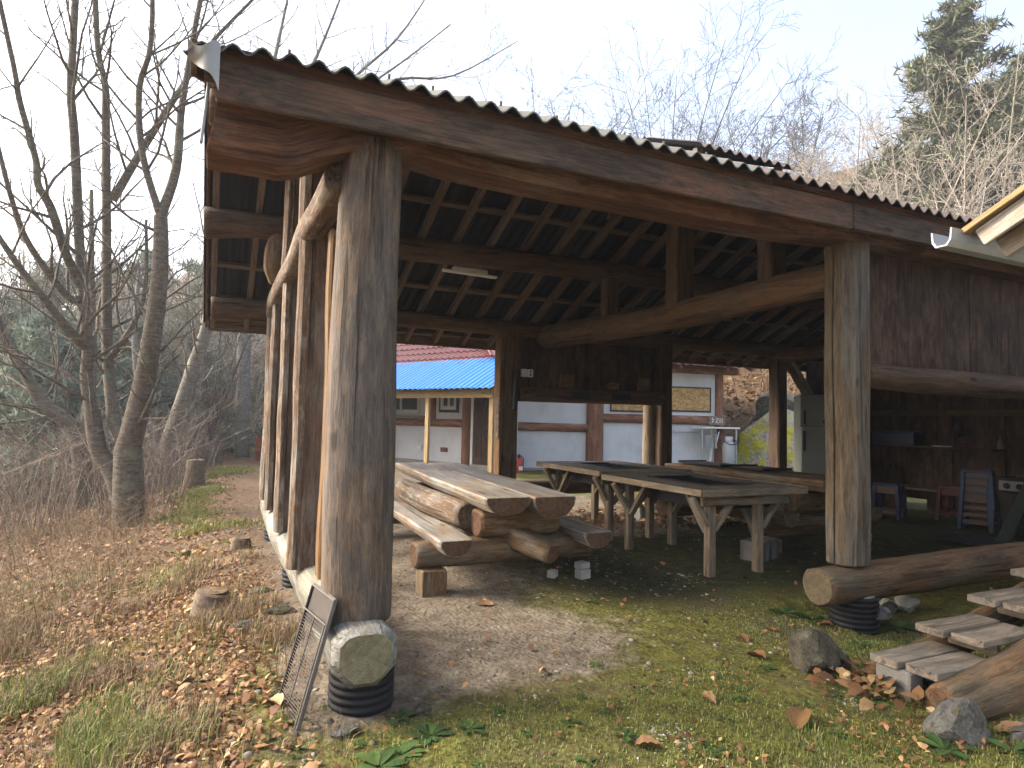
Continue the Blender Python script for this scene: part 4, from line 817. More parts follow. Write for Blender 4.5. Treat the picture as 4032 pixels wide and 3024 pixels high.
# second wing, nearer the hill
hp('wall', 'plaster', FB, lambda m: m.box(.0, 5.66, -.16, 0, -.1, 2.62)); hp('plinth', 'concrete', FB, lambda m: m.box(0, 5.7, .002, .07, -.4, .08))
hp('wall', 'plaster', FB, lambda m: m.box(5.52, 5.68, -5.0, -.17, -.1, 2.62)); hp('frame_rail', 'housewood', FB, lambda m: m.log([(-.1, .02, 1.07), (2.1, .02, 1.05)], .10, n=12))
hp('frame_post', 'housewood', FB, lambda m: m.log([(2.22, .02, -.1), (2.22, .02, 2.6)], .22, n=16, uph=(0, 1, 0))); hp('frame_rail', 'housewood', FB, lambda m: m.log([(2.4, .02, 1.31), (5.75, .02, 1.30)], [.11, .115], n=12))
hp('frame_post', 'housewood', FB, lambda m: m.log([(5.68, .0, -.1), (5.68, .0, 2.6)], [.13, .11], n=14, uph=(0, 1, 0))); hp('frame_rail', 'housewood', FB, lambda m: m.log([(-.1, .02, 2.66), (6.2, .02, 2.60)], [.13, .11], n=12))
for a, b, z0, z1 in ((2.66, 3.85, 1.51, 2.10), (4.30, 5.40, 1.55, 2.12)):
    bd = hp('window_board', 'osb', FB, lambda m: m.box(a, b, .012, .03, z0, z1)); hp('board_frame', 'black', FB, lambda m: (m.box(a-.035, b+.035, .0, .04, z0-.035, z0-.001), m.box(a-.035, b+.035, .0, .04, z1+.001, z1+.035), m.box(a-.035, a-.001, .0, .04, z0, z1), m.box(b+.001, b+.035, .0, .04, z0, z1)), bd)
hp('name_board', 'grill', FB, lambda m: m.box(5.30, 5.78, .12, .15, 1.19, 1.42))
def glyphs(m):
    for a, b, c, d in ((5.37, 1.33, 5.45, 1.33), (5.41, 1.25, 5.41, 1.38), (5.37, 1.25, 5.45, 1.29), (5.50, 1.36, 5.57, 1.36), (5.57, 1.36, 5.50, 1.25), (5.50, 1.25, 5.58, 1.25), (5.62, 1.25, 5.62, 1.37), (5.68, 1.25, 5.68, 1.37)): m.beam((a, .155, b), (c, .155, d), .012, .018, (0, 1, 0), .002)
hp('lettering', 'frame', FB, glyphs)
def roofB(a, b): return (-.6+7.0*a, .75-3.4*b, 2.66+1.5*b+.02*math.cos((-.6+7*a)*2*math.pi/.21))
hp('roof', 'tile', FB, lambda m: m.sheet(roofB, 180, 2, .03)); hp('roof_back', 'tile', FB, lambda m: m.sheet(lambda a, b: (-.6+7*a, -2.65-3.0*b, 4.16-1.5*b), 3, 2, .03))
for u in (0.3, 1.6, 2.9, 4.2, 5.5, 6.2): hp('rafter', 'housewood', FB, lambda m: m.beam((u, .7, 2.60), (u, -.3, 3.04), .07, .10))
# outdoor sink and gas cylinder by the house corner
sk = thing('outdoor_sink', 'white outdoor sink shelf with taps and grey drain bucket', 'sink', (11.2, 12.7, 0))
hp('shelf_board', 'frame', FB, lambda m: m.box(4.85, 5.95, .10, .55, 1.10, 1.14), sk); hp('pipe', 'metal', FB, lambda m: (m.wire([(4.3, .12, 1.0), (4.75, .12, 1.0), (5.0, .12, 1.0)], .018, 8), m.wire([(4.32, .12, 1.06), (4.32, .12, .95)], .02, 8)), sk)
hp('bucket', 'gas', FB, lambda m: m.lathe((5.10, .38, 0), [(.10, .62), (.14, .90), (.15, .92), (.13, .92)], 18), sk); hp('drain_pipe', 'frame', FB, lambda m: (m.wire([(5.28, .3, 1.1), (5.30, .3, .7), (5.25, .3, .2)], .035, 8), m.wire([(5.38, .32, 1.1), (5.40, .32, .6)], .03, 8)), sk)
hp('tap', 'metal', FB, lambda m: (m.wire([(5.35, .4, 1.0), (5.30, .45, .92), (5.20, .46, .95)], .025, 8), m.wire([(5.42, .42, 1.02), (5.36, .45, .85), (5.34, .44, .75)], .02, 8)), sk); hp('leg', 'metal', FB, lambda m: (m.box(4.9, 4.94, .45, .49, .0, 1.1), m.box(5.86, 5.9, .45, .49, .0, 1.1)), sk)
gc_ = thing('gas_cylinder', 'grey gas cylinder standing at the house corner', 'gas cylinder', (11.6, 12.6, 0)); cc = FB @ Vector((5.62, .55, 0))
part('tank', M['gas'], gc_, lambda m: m.lathe((cc.x, cc.y, .05), [(.13, 0), (.155, .03), (.155, .62), (.13, .70), (.06, .74)], 20)); part('collar', M['gas'], gc_, lambda m: m.lathe((cc.x, cc.y, .78), [(.10, 0), (.10, .13), (.088, .13), (.088, .0)], 16)); part('valve', M['rustwire'], gc_, lambda m: m.lathe((cc.x, cc.y, .78), [(.025, 0), (.025, .08), (.04, .09), (.04, .11)], 10)); part('hose', M['black'], gc_, lambda m: m.wire([(cc.x, cc.y-.04, .85), (cc.x+.16, cc.y-.1, .80), (cc.x+.12, cc.y-.16, .72), (cc.x-.12, cc.y-.16, .72), (cc.x-.2, cc.y, .8)], .012, 6))
fe = thing('fire_extinguisher', 'red fire extinguisher standing beside the back post', 'fire extinguisher', (5.9, 13.2, 0)); ec = (6.42, 13.55)
part('tank', M['redpaint'], fe, lambda m: m.lathe((ec[0], ec[1], -.13), [(.085, 0), (.09, .02), (.09, .40), (.06, .47), (.03, .49)], 18)); part('handle', M['black'], fe, lambda m: (m.beam((ec[0]-.02, ec[1], .36), (ec[0]-.10, ec[1]-.02, .42), .03, .02), m.lathe((ec[0], ec[1], .355), [(.025, 0), (.025, .07)], 10))); part('hose', M['black'], fe, lambda m: m.wire([(ec[0]+.02, ec[1], .40), (ec[0]+.11, ec[1], .33), (ec[0]+.105, ec[1], .05)], .012, 6)); part('label_plate', M['white'], fe, lambda m: m.box(ec[0]-.05, ec[0]+.05, ec[1]-.097, ec[1]-.086, .06, .15, .002))
# mossy boulder at the foot of the hill, rusty drum by the far trunk
def mossrock():
    s = NT('mossy_boulder'); p = s.n('TexCoord').outputs['Object']; n = s.noise(p, 2.0, 6, .65); n2 = s.noise(p, 14, 5); c = s.ramp(n2, [(.3, (.11, .10, .085)), (.5, (.25, .24, .21)), (.7, (.38, .37, .33))])
    c = s.mix(s.rng(n, .47, .56), c, s.mix(n2, (.20, .20, .02), (.42, .38, .05))); s.bump(s.math('ADD', n, n2), .9, .06); return s.done(c, .95, .1)
M['mossrock'] = mossrock()
stone('boulder', 'large boulder covered in yellow moss at the foot of the hill', (13.9, 12.9, .55), 1.45, M['mossrock'], 91, cat='boulder', sub=4, sq_=(1.2, .9, .85))
stone('boulder', 'grey boulder higher up behind the mossy one', (15.4, 13.7, 1.6), 1.1, M['stone'], 94, cat='boulder', sub=4, sq_=(1.2, .9, .7))
tag(part('rusty_drum', M['rust'], None, lambda m: m.lathe((1.25, 18.3, -.15), [(.28, 0), (.285, .02), (.28, .04), (.28, .38), (.29, .40), (.28, .42), (.28, .78), (.285, .80), (.25, .80), (.25, .76)], 22)), 'rusty brown drum behind the far left trunk', 'drum')
M['needleol'] = leafmat('olive_needles', [(0, (.055, .072, .036)), (.5, (.105, .125, .062)), (1, (.18, .195, .105))], .75, .1)
# ------------------------------------------------------------------ trees and brush
class Segs:
    def __init__(s): s.a = []
    def add(s, p, q, r0, r1): s.a.append((p[0], p[1], p[2], q[0], q[1], q[2], r0, r1))
    def obj(s, name, mat, parent=None, rnd=False, **pr):
        A = np.array(s.a, 'f'); Vs = []; Ts = []; base = 0; R_ = []
        rg = np.random.default_rng(len(A))
        big = A[:, 6]
        for lo, hi, n in ((.05, 9, 9), (.018, .05, 6), (.007, .018, 4), (0, .007, 3)):
            B = A[(big >= lo) & (big < hi)]
            if not len(B): continue
            P, Q = B[:, :3], B[:, 3:6]; d = Q-P; L = np.linalg.norm(d, axis=1, keepdims=True)+1e-9; t = d/L
            ref = np.where(np.abs(t[:, 2:3]) < .9, np.array([[0, 0, 1.]]), np.array([[1., 0, 0]])); u = np.cross(t, ref); u /= np.linalg.norm(u, axis=1, keepdims=True)+1e-9; v = np.cross(t, u)
            ang_ = np.arange(n)*2*np.pi/n
            ring = np.cos(ang_)[None, :, None]*u[:, None, :]+np.sin(ang_)[None, :, None]*v[:, None, :]
            a = P[:, None, :]-t[:, None, :]*B[:, 6][:, None, None]*.25+ring*B[:, 6][:, None, None]; b = Q[:, None, :]+ring*B[:, 7][:, None, None]
            Vv = np.concatenate([a, b], 1).reshape(-1, 3); k = len(B)
            j = np.arange(n); f = np.stack([j, (j+1) % n, n+(j+1) % n, n+j], -1)
            F = (f[None]+(np.arange(k)*2*n)[:, None, None]).reshape(-1, 4)+base
            Vs.append(Vv); Ts.append(F); base += len(Vv); R_.append(np.repeat(rg.random(k), 2*n))
        V_ = np.concatenate(Vs); T_ = np.concatenate(Ts)
        return fastmesh(name, V_, T_, mat, parent, smooth=True, attrs={'rnd': np.concatenate(R_)}, **pr)
def vrand(rg, s=1): return Vector((rg.gauss(0, s), rg.gauss(0, s), rg.gauss(0, s)))
def grow(S, p, d, L, r, lev, rg, kids=(5, 5, 4, 3), spread=.75, trop=.12, wig=.16, ratio=.62, tip=.0022, nseg=5, start=.25):
    d = d.normalized(); path = [p.copy()]; dirs = [d.copy()]; rr = [r]; q = p.copy()
    for i in range(nseg):
        d = (d+vrand(rg, wig)+Vector((0, 0, trop))).normalized(); n_ = q+d*(L/nseg); r1 = max(tip, r*(1-(i+1)/nseg*.72)); S.add(q, n_, rr[-1], r1); q = n_; path.append(q.copy()); dirs.append(d.copy()); rr.append(r1)
    if lev <= 0: return
    for k in range(kids[min(lev, len(kids))-1] if False else kids[-lev] if lev <= len(kids) else kids[0]):
        t = start+(1-start)*(k+rg.random())/max(1, kids[-lev] if lev <= len(kids) else kids[0]); i = min(int(t*nseg), nseg-1); f = t*nseg-i
        o = path[i].lerp(path[i+1], f); di = dirs[i+1]; side = di.cross(vrand(rg)).normalized(); nd = (di*(1-spread*.55)+side*spread).normalized()
        grow(S, o, nd, L*ratio*rg.uniform(.7, 1.15)*(1-.35*t), max(tip, rr[i]*.62), lev-1, rg, kids, spread, trop, wig, ratio, tip, max(3, nseg-1), .15)
def limb(S, pts, r0, r1, rg, twigs=8, tl=1.2, lev=2, kids=(4, 4, 3), spread=.7, trop=.10, sub=4, t0=.25, tip=.0018):
    pts = [V3(p) for p in pts]; P = []; k = len(pts)
    for i in range(k-1):
        for j in range(sub):
            t = j/sub; a = pts[max(i-1, 0)]; b = pts[i]; c = pts[i+1]; d = pts[min(i+2, k-1)]
            P.append(.5*((2*b)+(c-a)*t+(2*a-5*b+4*c-d)*t*t+(3*b-a-3*c+d)*t**3))
    P.append(pts[-1]); n = len(P)-1
    for i in range(n): S.add(P[i], P[i+1], r0+(r1-r0)*i/n, r0+(r1-r0)*(i+1)/n)
    for q in range(twigs):
        t = t0+(1-t0)*(q+rg.random())/twigs; i = min(int(t*n), n-1); o = P[i]; dr_ = (P[i+1]-P[i]).normalized(); side = dr_.cross(vrand(rg)).normalized()
        rr = (r0+(r1-r0)*t)*.42; grow(S, o, dr_*.55+side*spread, tl*rg.uniform(.55, 1.2), max(.004, tip*1.5, min(rr, .022)), lev, rg, kids, spread, trop, .15, .62, tip, 5)

# multi-stemmed tree at left, limb by limb
rg = random.Random(3)
tr = thing('tree', 'large multi-stemmed bare tree with ringed bark on the left bank', 'tree', (-.95, 9.57, -.35))
T = Segs()
b_ = [(-.93, 9.57, -.55), (-1.02, 9.63, -.05), (-1.18, 9.73, .45), (-1.36, 9.79, .74), (-1.46, 9.81, 1.24), (-1.54, 9.82, 1.63), (-1.54, 9.8, 2.03), (-1.62, 9.86, 2.63), (-1.70, 9.91, 3.24), (-1.85, 10, 4.8), (-1.92, 9.99, 5.41), (-1.92, 9.96, 6.02), (-1.95, 10.05, 8.2)]
c_ = [(-1.0, 9.58, .5), (-1.1, 9.72, .89), (-1.2, 9.81, 1.08), (-1.27, 9.93, 1.44), (-1.34, 10.05, 1.86), (-1.40, 10.15, 2.48), (-1.45, 10.23, 3.36), (-1.57, 10.4, 5.24), (-1.60, 10.38, 5.78), (-1.73, 10.4, 6.42), (-1.9, 10.6, 8.4)]
d_ = [(-.93, 9.56, -.55), (-.96, 9.54, -.04), (-1.0, 9.51, .76), (-.92, 9.4, 1.15), (-.83, 9.28, 1.64), (-.78, 9.12, 2.02), (-.72, 9.0, 2.58), (-.70, 8.91, 3.14), (-.72, 8.89, 3.63)]
Cr = Segs()
for pts, r0, r1, tw, S_ in ((b_, .098, .042, 16, Cr), (c_, .092, .036, 14, Cr), (d_[2:], .128, .075, 4, Cr)):
    limb(S_, pts, r0, r1, rg, tw, 1.7, 2, (5, 4, 3), t0=.3)
for pts, r0, r1, tw in (([(-.72, 8.89, 3.63), (-.94, 8.84, 4.34), (-1.01, 8.82, 5.13), (-.89, 8.63, 5.69), (-.95, 8.6, 7.2)], .05, .025, 12), ([(-.72, 8.89, 3.63), (-.58, 8.9, 4.24), (-.56, 8.96, 4.96), (-.52, 9.02, 5.49), (-.41, 9.12, 6.6), (-.2, 9.3, 8)],   .062, .025, 14),
    ([(-1.42, 10.28, 4.15), (-1.04, 10.17, 4.99), (-.60, 10.13, 5.94), (-.33, 10.19, 6.57), (.3, 10.3, 7.6)], .06, .02, 12), ([(-1.66, 9.88, 2.83), (-1.82, 9.74, 3.21), (-1.97, 9.56, 3.73), (-2.1, 9.5, 3.98), (-2.14, 9.5, 4.3), (-2.32, 9.43, 4.96), (-2.37, 9.32, 5.32), (-2.7, 9.2, 6.8)], .06, .025, 12),
    ([(-1.54, 9.8, 2.03), (-1.66, 9.63, 2.16), (-1.92, 9.39, 2.53), (-2.24, 9.18, 3.01), (-2.9, 9.0, 4.1)], .065, .025, 8), ([(-1.64, 9.86, 2.71), (-1.77, 9.76, 2.66), (-2.12, 9.67, 3.15), (-2.3, 9.62, 3.54), (-2.51, 9.56, 4.31), (-2.8, 9.6, 5.6)], .055, .02, 8),
    ([(-.98, 9.5, .9), (-.80, 9.2, 1.25), (-.62, 9.1, 1.75), (-.45, 9.0, 1.95)], .03, .012, 5), ([(-1.35, 10.05, 1.9), (-1.1, 9.9, 2.3), (-.95, 10, 2.9), (-1.0, 10.2, 3.9)], .05, .02, 6)):
    limb(Cr, pts, r0, r1, rg, tw, 1.4, 2, (5, 4, 3), t0=.15)
limb(T, d_[:3], .215, .165, rg, 0); limb(T, d_[2:], .150, .078, rg, 0); limb(T, b_[:5], .135, .095, rg, 0)
for a in (0, 1.3, 2.6, 3.9, 5.1): T.add((-.95, 9.56, -.2), (-.95+.42*math.cos(a), 9.56+.42*math.sin(a), -.62), .15, .06)
T.obj('trunk', M['bark'], tr); Cr.obj('crown', M['bark'], tr)

def tree(label, trunk, r0, r1, seed, tw, tl, mat='bark2', lev=2, kids=(5, 4, 3), extra=(), group='bare trees', trop=.10, t0=.35, cat='tree', tmat=None):
    rg = random.Random(seed); t = thing('tree', label, cat, tuple(trunk[0]), group); S_ = Segs(); limb(S_, trunk, r0, r1, rg, 0); S_.obj('trunk', M[tmat or mat], t)
    C_ = Segs(); limb(C_, trunk, r0*.7, r1*.9, rg, tw, tl, lev, kids, trop=trop, t0=t0)
    for e in extra: limb(C_, e[0], e[1], e[2], rg, e[3], tl*.8, lev, kids, trop=trop, t0=.1)
    C_.obj('crown', M[mat], t); return t
tree('leaning bare tree with snapped pale limb behind the big left tree', [(-.93, 14.41, -.8), (-.93, 14.38, -.25), (-.85, 14.31, .5), (-.61, 14.03, 1.41), (-.42, 13.79, 2.16), (-.26, 13.57, 2.74), (-.19, 13.5, 3.45), (-.11, 13.41, 4.6)], .19, .07, 11, 16, 1.6, 'bark2', extra=(([(-.9, 14.4, .2), (-1.19, 14.7, .8), (-1.41, 14.97, 1.6), (-1.58, 15.18, 2.6), (-1.58, 15.3, 4.2)], .10, .04, 10),))
tree('dark trunked bare tree left of the big multi-stemmed tree', [(-1.86, 12.52, -.7), (-2.0, 12.51, .67), (-2.26, 12.5, 1.1), (-2.54, 12.5, 1.34), (-2.95, 12.53, 2.13), (-3.6, 12.7, 3.4)], .16, .05, 12, 14, 1.6, 'bark', extra=(([(-1.98, 12.5, .6), (-1.9, 12.6, 1.8), (-2.0, 12.8, 3.2), (-2.1, 12.9, 5.0)], .10, .03, 12),))
tree('straight lichened trunk standing beyond the left wall with wide spreading crown', [(.71, 19.58, -.5), (.68, 19.51, 1.14), (.62, 19.4, 3.46), (.59, 19.26, 6.3), (.7, 19.1, 8.2)], .23, .12, 13, 8, 2.2, 'bark2', extra=(
    ([(.65, 19.2, 7.2), (1.8, 18.6, 9.0), (3.0, 18.3, 10.2), (4.4, 18, 11.0), (6.0, 17.8, 11.4), (8.0, 17.6, 12.9)], .085, .012, 26), ([(.65, 19.2, 7.6), (1.4, 18.8, 9.6), (2.2, 18.7, 11.5), (2.8, 18.6, 13.4)], .085, .03, 16),
    ([(.68, 19.1, 8.0), (.9, 18.9, 10.0), (1.2, 18.9, 12), (1.5, 19, 14)], .085, .03, 14), ([(1.8, 18.6, 9.0), (3.2, 18.6, 11), (4.4, 18.4, 12.4), (5.3, 18.3, 14)], .06, .02, 16), ([(3.0, 18.3, 10.2), (4.6, 18.5, 11.8), (6.0, 18.2, 13.2)], .045, .015, 14), ([(.6, 19.2, 6.8), (-.2, 19, 8.5), (-.6, 19, 11)], .07, .03, 10)), t0=.5)
# dark stump and small cut stumps on the bank
def stump(loc, r, h, label, seed):
    t = thing('stump', label, 'stump', loc, 'stumps on the left bank'); x, y, z = loc
    part('stump_body', M['stumpb'], t, lambda m: m.log([(x, y, z-.08), (x, y, z+h*.5), (x+.01, y, z+h)], [r*1.25, r, r*.95], n=14, amp=.18, uph=(0, 1, 0), cap=.01, seed=seed)); part('cut_face', M['tlog'], t, lambda m: m.lathe((x+.01, y, z+h), [(r*.82, -.004), (r*.8, .004)], 14))
stump((-.30, 12.6, gh(-.30, 12.6)), .16, .50, 'tall dark stump at the foot of the leaning tree', 2); stump((.26, 6.5, gh(.26, 6.5)), .085, .09, 'low sawn stump near the pale sill', 5); stump((.02, 4.6, gh(.02, 4.6)), .11, .13, 'rotten stump half hidden by leaves on the near bank', 8)

# bare crowns rising beyond the pavilion roof
def bare(label, x, y, H_, n, seed, spread, mat='twig', group='bare trees beyond the roof', r=.11, low=.35, lean=(0, 0)):
    tip = .00026*math.hypot(x, y)
    rg = random.Random(seed); t = thing('tree', label, 'tree', (x, y, gh(x, y)), group); S_ = Segs(); C_ = Segs(); z0 = gh(x, y)-.2; top = Vector((x+lean[0]*.3, y+lean[1]*.3, z0+H_*low))
    limb(S_, [(x, y, z0), (x+.1, y, z0+H_*low*.5), top], r*1.3, r, rg, 0); S_.obj('trunk', M['bark2' if mat != 'twigpale' else 'twigpale'], t)
    for k in range(n):
        a = 2*math.pi*(k+rg.random()*.7)/n; s_ = spread*rg.uniform(.35, 1.0); h_ = H_*(1-low)*rg.uniform(.70, .98)
        p1 = top+Vector((math.cos(a)*s_*.30+lean[0]*.3, math.sin(a)*s_*.30, h_*.33)); p2 = top+Vector((math.cos(a)*s_*.66+lean[0]*.6, math.sin(a)*s_*.66, h_*.68)); p3 = top+Vector((math.cos(a)*s_+lean[0], math.sin(a)*s_, h_))
        limb(C_, [top, p1, p2, p3], r*.5, max(.008, tip*1.5), rg, 13, H_*.19, 2, (5, 4, 3), .62, .06, t0=.08, tip=tip)
    C_.obj('crown', M[mat], t)
bare('bare tree with fan of thin upright branches left of the roof vent', 11.6, 22.5, 11.8, 9, 21, 4.2, low=.35, r=.085); bare('taller bare tree with fan of thin branches right of the roof vent', 15.4, 20.0, 12.4, 11, 22, 5.2, low=.33, lean=(1.2, 0), r=.085)
bare('distant bare tree standing on the skyline right of the vent', 27.5, 27.5, 8.6, 7, 23, 3.0, r=.09); bare('small distant bare tree on the skyline near the hill edge', 33.0, 28.5, 8.8, 7, 24, 2.8, r=.09); bare('small distant bare tree on the skyline, leftmost of three', 24.5, 29.0, 8.2, 7, 25, 2.8, r=.09)
# hillside at right: pale bare trees and pines
hill = [(22.5, 15.0, 8.5, 31, 3.6), (26, 14.0, 9.0, 32, 3.8), (20.5, 12.0, 7.5, 33, 3.4), (24, 18.5, 7.0, 34, 3.2), (29, 18.0, 8.0, 35, 3.6), (32, 15, 9.5, 36, 4.2), (27.5, 21.5, 6.5, 37, 3.2), (19.5, 9.8, 7.5, 38, 3.2), (36, 20, 9, 39, 4), (31, 23.5, 6.5, 40, 3.2)]
words = ('pale bare hillside tree just above the roof edge', 'wide pale bare hillside tree below the tall pine', 'pale bare tree nearest the neighbouring hut roof', 'low pale bare tree on the left flank of the hill', 'pale bare tree half way up the hillside', 'tall crooked pale tree at the right frame edge', 'thin pale tree on the hill flank near the skyline', 'lowest pale bare tree at the far right', 'high pale bare tree at the top right of the hill', 'small pale tree under the hill skyline')
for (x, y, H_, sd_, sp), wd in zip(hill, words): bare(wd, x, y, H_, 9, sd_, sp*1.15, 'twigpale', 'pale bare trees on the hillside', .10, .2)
def pine(label, x, y, H_, W_, seed, n=30, mat='needle', dens=1.0, group='evergreens', sz=.16, z0=None, low=.12):
    rg = np.random.default_rng(seed); rr = random.Random(seed); z = gh(x, y) if z0 is None else z0; t = thing('pine_tree', label, 'tree', (x, y, z), group); S_ = Segs(); limb(S_, [(x, y, z-.3), (x+.1, y, z+H_*.5), (x, y, z+H_)], .16*H_/9, .03, rr, 0)
    Cs = []
    for k in range(n):
        f = low+(1-low)*(k+rr.random())/n; a = rr.uniform(0, 6.28); L = W_*(1-f)**.75*rr.uniform(.6, 1.1)+.3; p0 = Vector((x, y, z+H_*f)); p1 = p0+Vector((math.cos(a)*L, math.sin(a)*L, L*rr.uniform(.0, .35))); S_.add(p0, p1, .03, .008)
        m_ = int(26*dens*(L+.4)); tt = rg.random(m_)**.7; c = np.array(p0)+(np.array(p1)-np.array(p0))*tt[:, None]+rg.normal(0, 1, (m_, 3))*np.array([.26, .26, .16])*(.4+.25*L); Cs.append(c)
    S_.obj('trunk', M['pinebark'], t); c = np.concatenate(Cs); k = len(c); q = 5
    d = rg.normal(0, 1, (k, q, 3)); d[..., 2] += .5; d /= np.linalg.norm(d, axis=2, keepdims=True); s_ = np.cross(d, rg.normal(0, 1, (k, q, 3))); s_ /= np.linalg.norm(s_, axis=2, keepdims=True)+1e-9
    ln = sz*rg.uniform(.7, 1.4, (k, q, 1)); wd = sz*.17; b0 = c[:, None, :]+0*d; V_ = np.stack([b0-s_*wd, b0+s_*wd, b0+d*ln*1.6], 2).reshape(-1, 3); fastmesh('foliage', V_, np.arange(len(V_)).reshape(-1, 3), M[mat], t, attrs={'rnd': np.repeat(rg.random(k), q*3)})
pine('tall dark pine at the right edge above the hillside', 27.0, 16.0, 12.0, 5.0, 51, 80, 'needleol', dens=1.3, sz=.22); pine('smaller pine on the hill flank left of the tall pine', 27.0, 19.6, 5.0, 2.8, 52, 50, 'needleol', dens=1.6, sz=.2); pine('dark pine behind the tall one at the right frame edge', 33.5, 16.5, 9.5, 4.0, 53, 60, 'needleol', dens=2.0, sz=.22)
for k, (x, y, H_, W_, wd) in enumerate(((23.5, 16.8, 3.6, 2.4, 'low olive evergreen at the roof edge on the hill'), (29.5, 20.5, 4.5, 2.8, 'olive evergreen on the hill skyline'), (21.5, 13.2, 3.4, 2.4, 'low olive evergreen above the hut roof'), (31.0, 22.5, 4.2, 2.6, 'small olive evergreen left on the hill skyline'))):
    pine(wd, x, y, H_, W_, 90+k, 40, 'needleol', 1.5, 'olive evergreens on the hill', .2, low=.02)
# left background: hazy evergreens and thin bare trees
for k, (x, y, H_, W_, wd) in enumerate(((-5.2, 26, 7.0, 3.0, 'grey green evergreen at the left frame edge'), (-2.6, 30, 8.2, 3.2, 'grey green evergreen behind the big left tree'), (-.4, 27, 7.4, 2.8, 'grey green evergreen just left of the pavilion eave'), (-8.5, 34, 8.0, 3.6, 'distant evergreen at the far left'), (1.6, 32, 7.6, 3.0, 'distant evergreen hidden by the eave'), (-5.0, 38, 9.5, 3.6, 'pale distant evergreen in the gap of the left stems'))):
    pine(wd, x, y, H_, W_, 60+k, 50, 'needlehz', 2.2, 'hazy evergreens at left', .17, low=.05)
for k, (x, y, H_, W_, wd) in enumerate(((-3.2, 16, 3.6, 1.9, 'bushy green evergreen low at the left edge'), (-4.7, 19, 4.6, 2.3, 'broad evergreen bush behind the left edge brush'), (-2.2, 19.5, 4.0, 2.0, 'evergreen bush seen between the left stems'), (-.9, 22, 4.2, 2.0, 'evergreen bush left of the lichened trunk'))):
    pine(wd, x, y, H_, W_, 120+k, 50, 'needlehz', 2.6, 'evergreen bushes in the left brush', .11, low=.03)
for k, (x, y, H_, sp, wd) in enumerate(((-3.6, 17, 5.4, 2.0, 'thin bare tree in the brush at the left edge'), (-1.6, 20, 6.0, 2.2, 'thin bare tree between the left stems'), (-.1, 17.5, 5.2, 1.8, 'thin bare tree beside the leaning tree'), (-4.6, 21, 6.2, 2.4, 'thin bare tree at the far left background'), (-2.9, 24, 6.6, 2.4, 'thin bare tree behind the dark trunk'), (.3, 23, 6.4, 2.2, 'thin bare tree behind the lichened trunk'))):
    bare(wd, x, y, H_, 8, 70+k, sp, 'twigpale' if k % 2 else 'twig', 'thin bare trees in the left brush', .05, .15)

rw = random.Random(9)
for k in range(9):
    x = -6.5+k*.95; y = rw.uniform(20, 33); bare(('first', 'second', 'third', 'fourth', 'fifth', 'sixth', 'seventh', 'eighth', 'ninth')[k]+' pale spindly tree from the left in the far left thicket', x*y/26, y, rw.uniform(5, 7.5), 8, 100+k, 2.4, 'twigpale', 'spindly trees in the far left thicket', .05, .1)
# dry brush: countless stems, one mass for each bank
def brush(name, label_kind, n, xr, yr, hmin, hmax, mat, seed, cond, bend=.5, rmin=.0025, rmax=.006):
    rg = np.random.default_rng(seed); S_ = Segs(); c = 0
    while c < n:
        x = rg.uniform(*xr); y = rg.uniform(*yr)
        if not cond(x, y): continue
        z = float(gbase(x, y)); h = rg.uniform(hmin, hmax)*(.6+.6*(noise.noise((x*.5, y*.5, seed))+.5)); a = rg.uniform(0, 6.28); b = bend*h*rg.uniform(.2, 1.1); dx, dy = math.cos(a)*b, math.sin(a)*b; r = rg.uniform(rmin, rmax)*(1+.04*max(0, y-8)); c += 1
        p = (x, y, z-.03); q = (x+dx*.35, y+dy*.35, z+h*.62); e = (x+dx, y+dy, z+h*rg.uniform(.7, 1.0)); S_.add(p, q, r, r*.75); S_.add(q, e, r*.75, r*.4)
        for _ in range(int(rg.integers(1, 4))):
            f = rg.random(); o = tuple(q[i]+(e[i]-q[i])*f for i in range(3)); a2 = rg.uniform(0, 6.28); l = h*.35*rg.random(); S_.add(o, (o[0]+math.cos(a2)*l, o[1]+math.sin(a2)*l, o[2]+l*.6), r*.5, r*.3)
    return S_.obj(name, M[mat], kind='stuff')
brush('dry_brush', '', 8500, (-9, .2), (9.5, 30), .5, 1.9, 'brush', 81, lambda x, y: x < -.35-.03*(y-9) if y < 16 else x < .3, .7)
brush('dry_weeds', '', 2400, (-3.5, -.35), (4.2, 10.5), .10, .5, 'straw', 82, lambda x, y: x < -.55-.10*max(0, 5-y)-.05*abs(y-6) or noise.noise((x*1.3, y*1.3, 3)) > .28, .9, .0012, .0028)
brush('hillside_brush', '', 12000, (15, 48), (9, 40), .8, 2.8, 'straw', 83, lambda x, y: .75*x+.66*y > 20.5, .8, .006, .013)
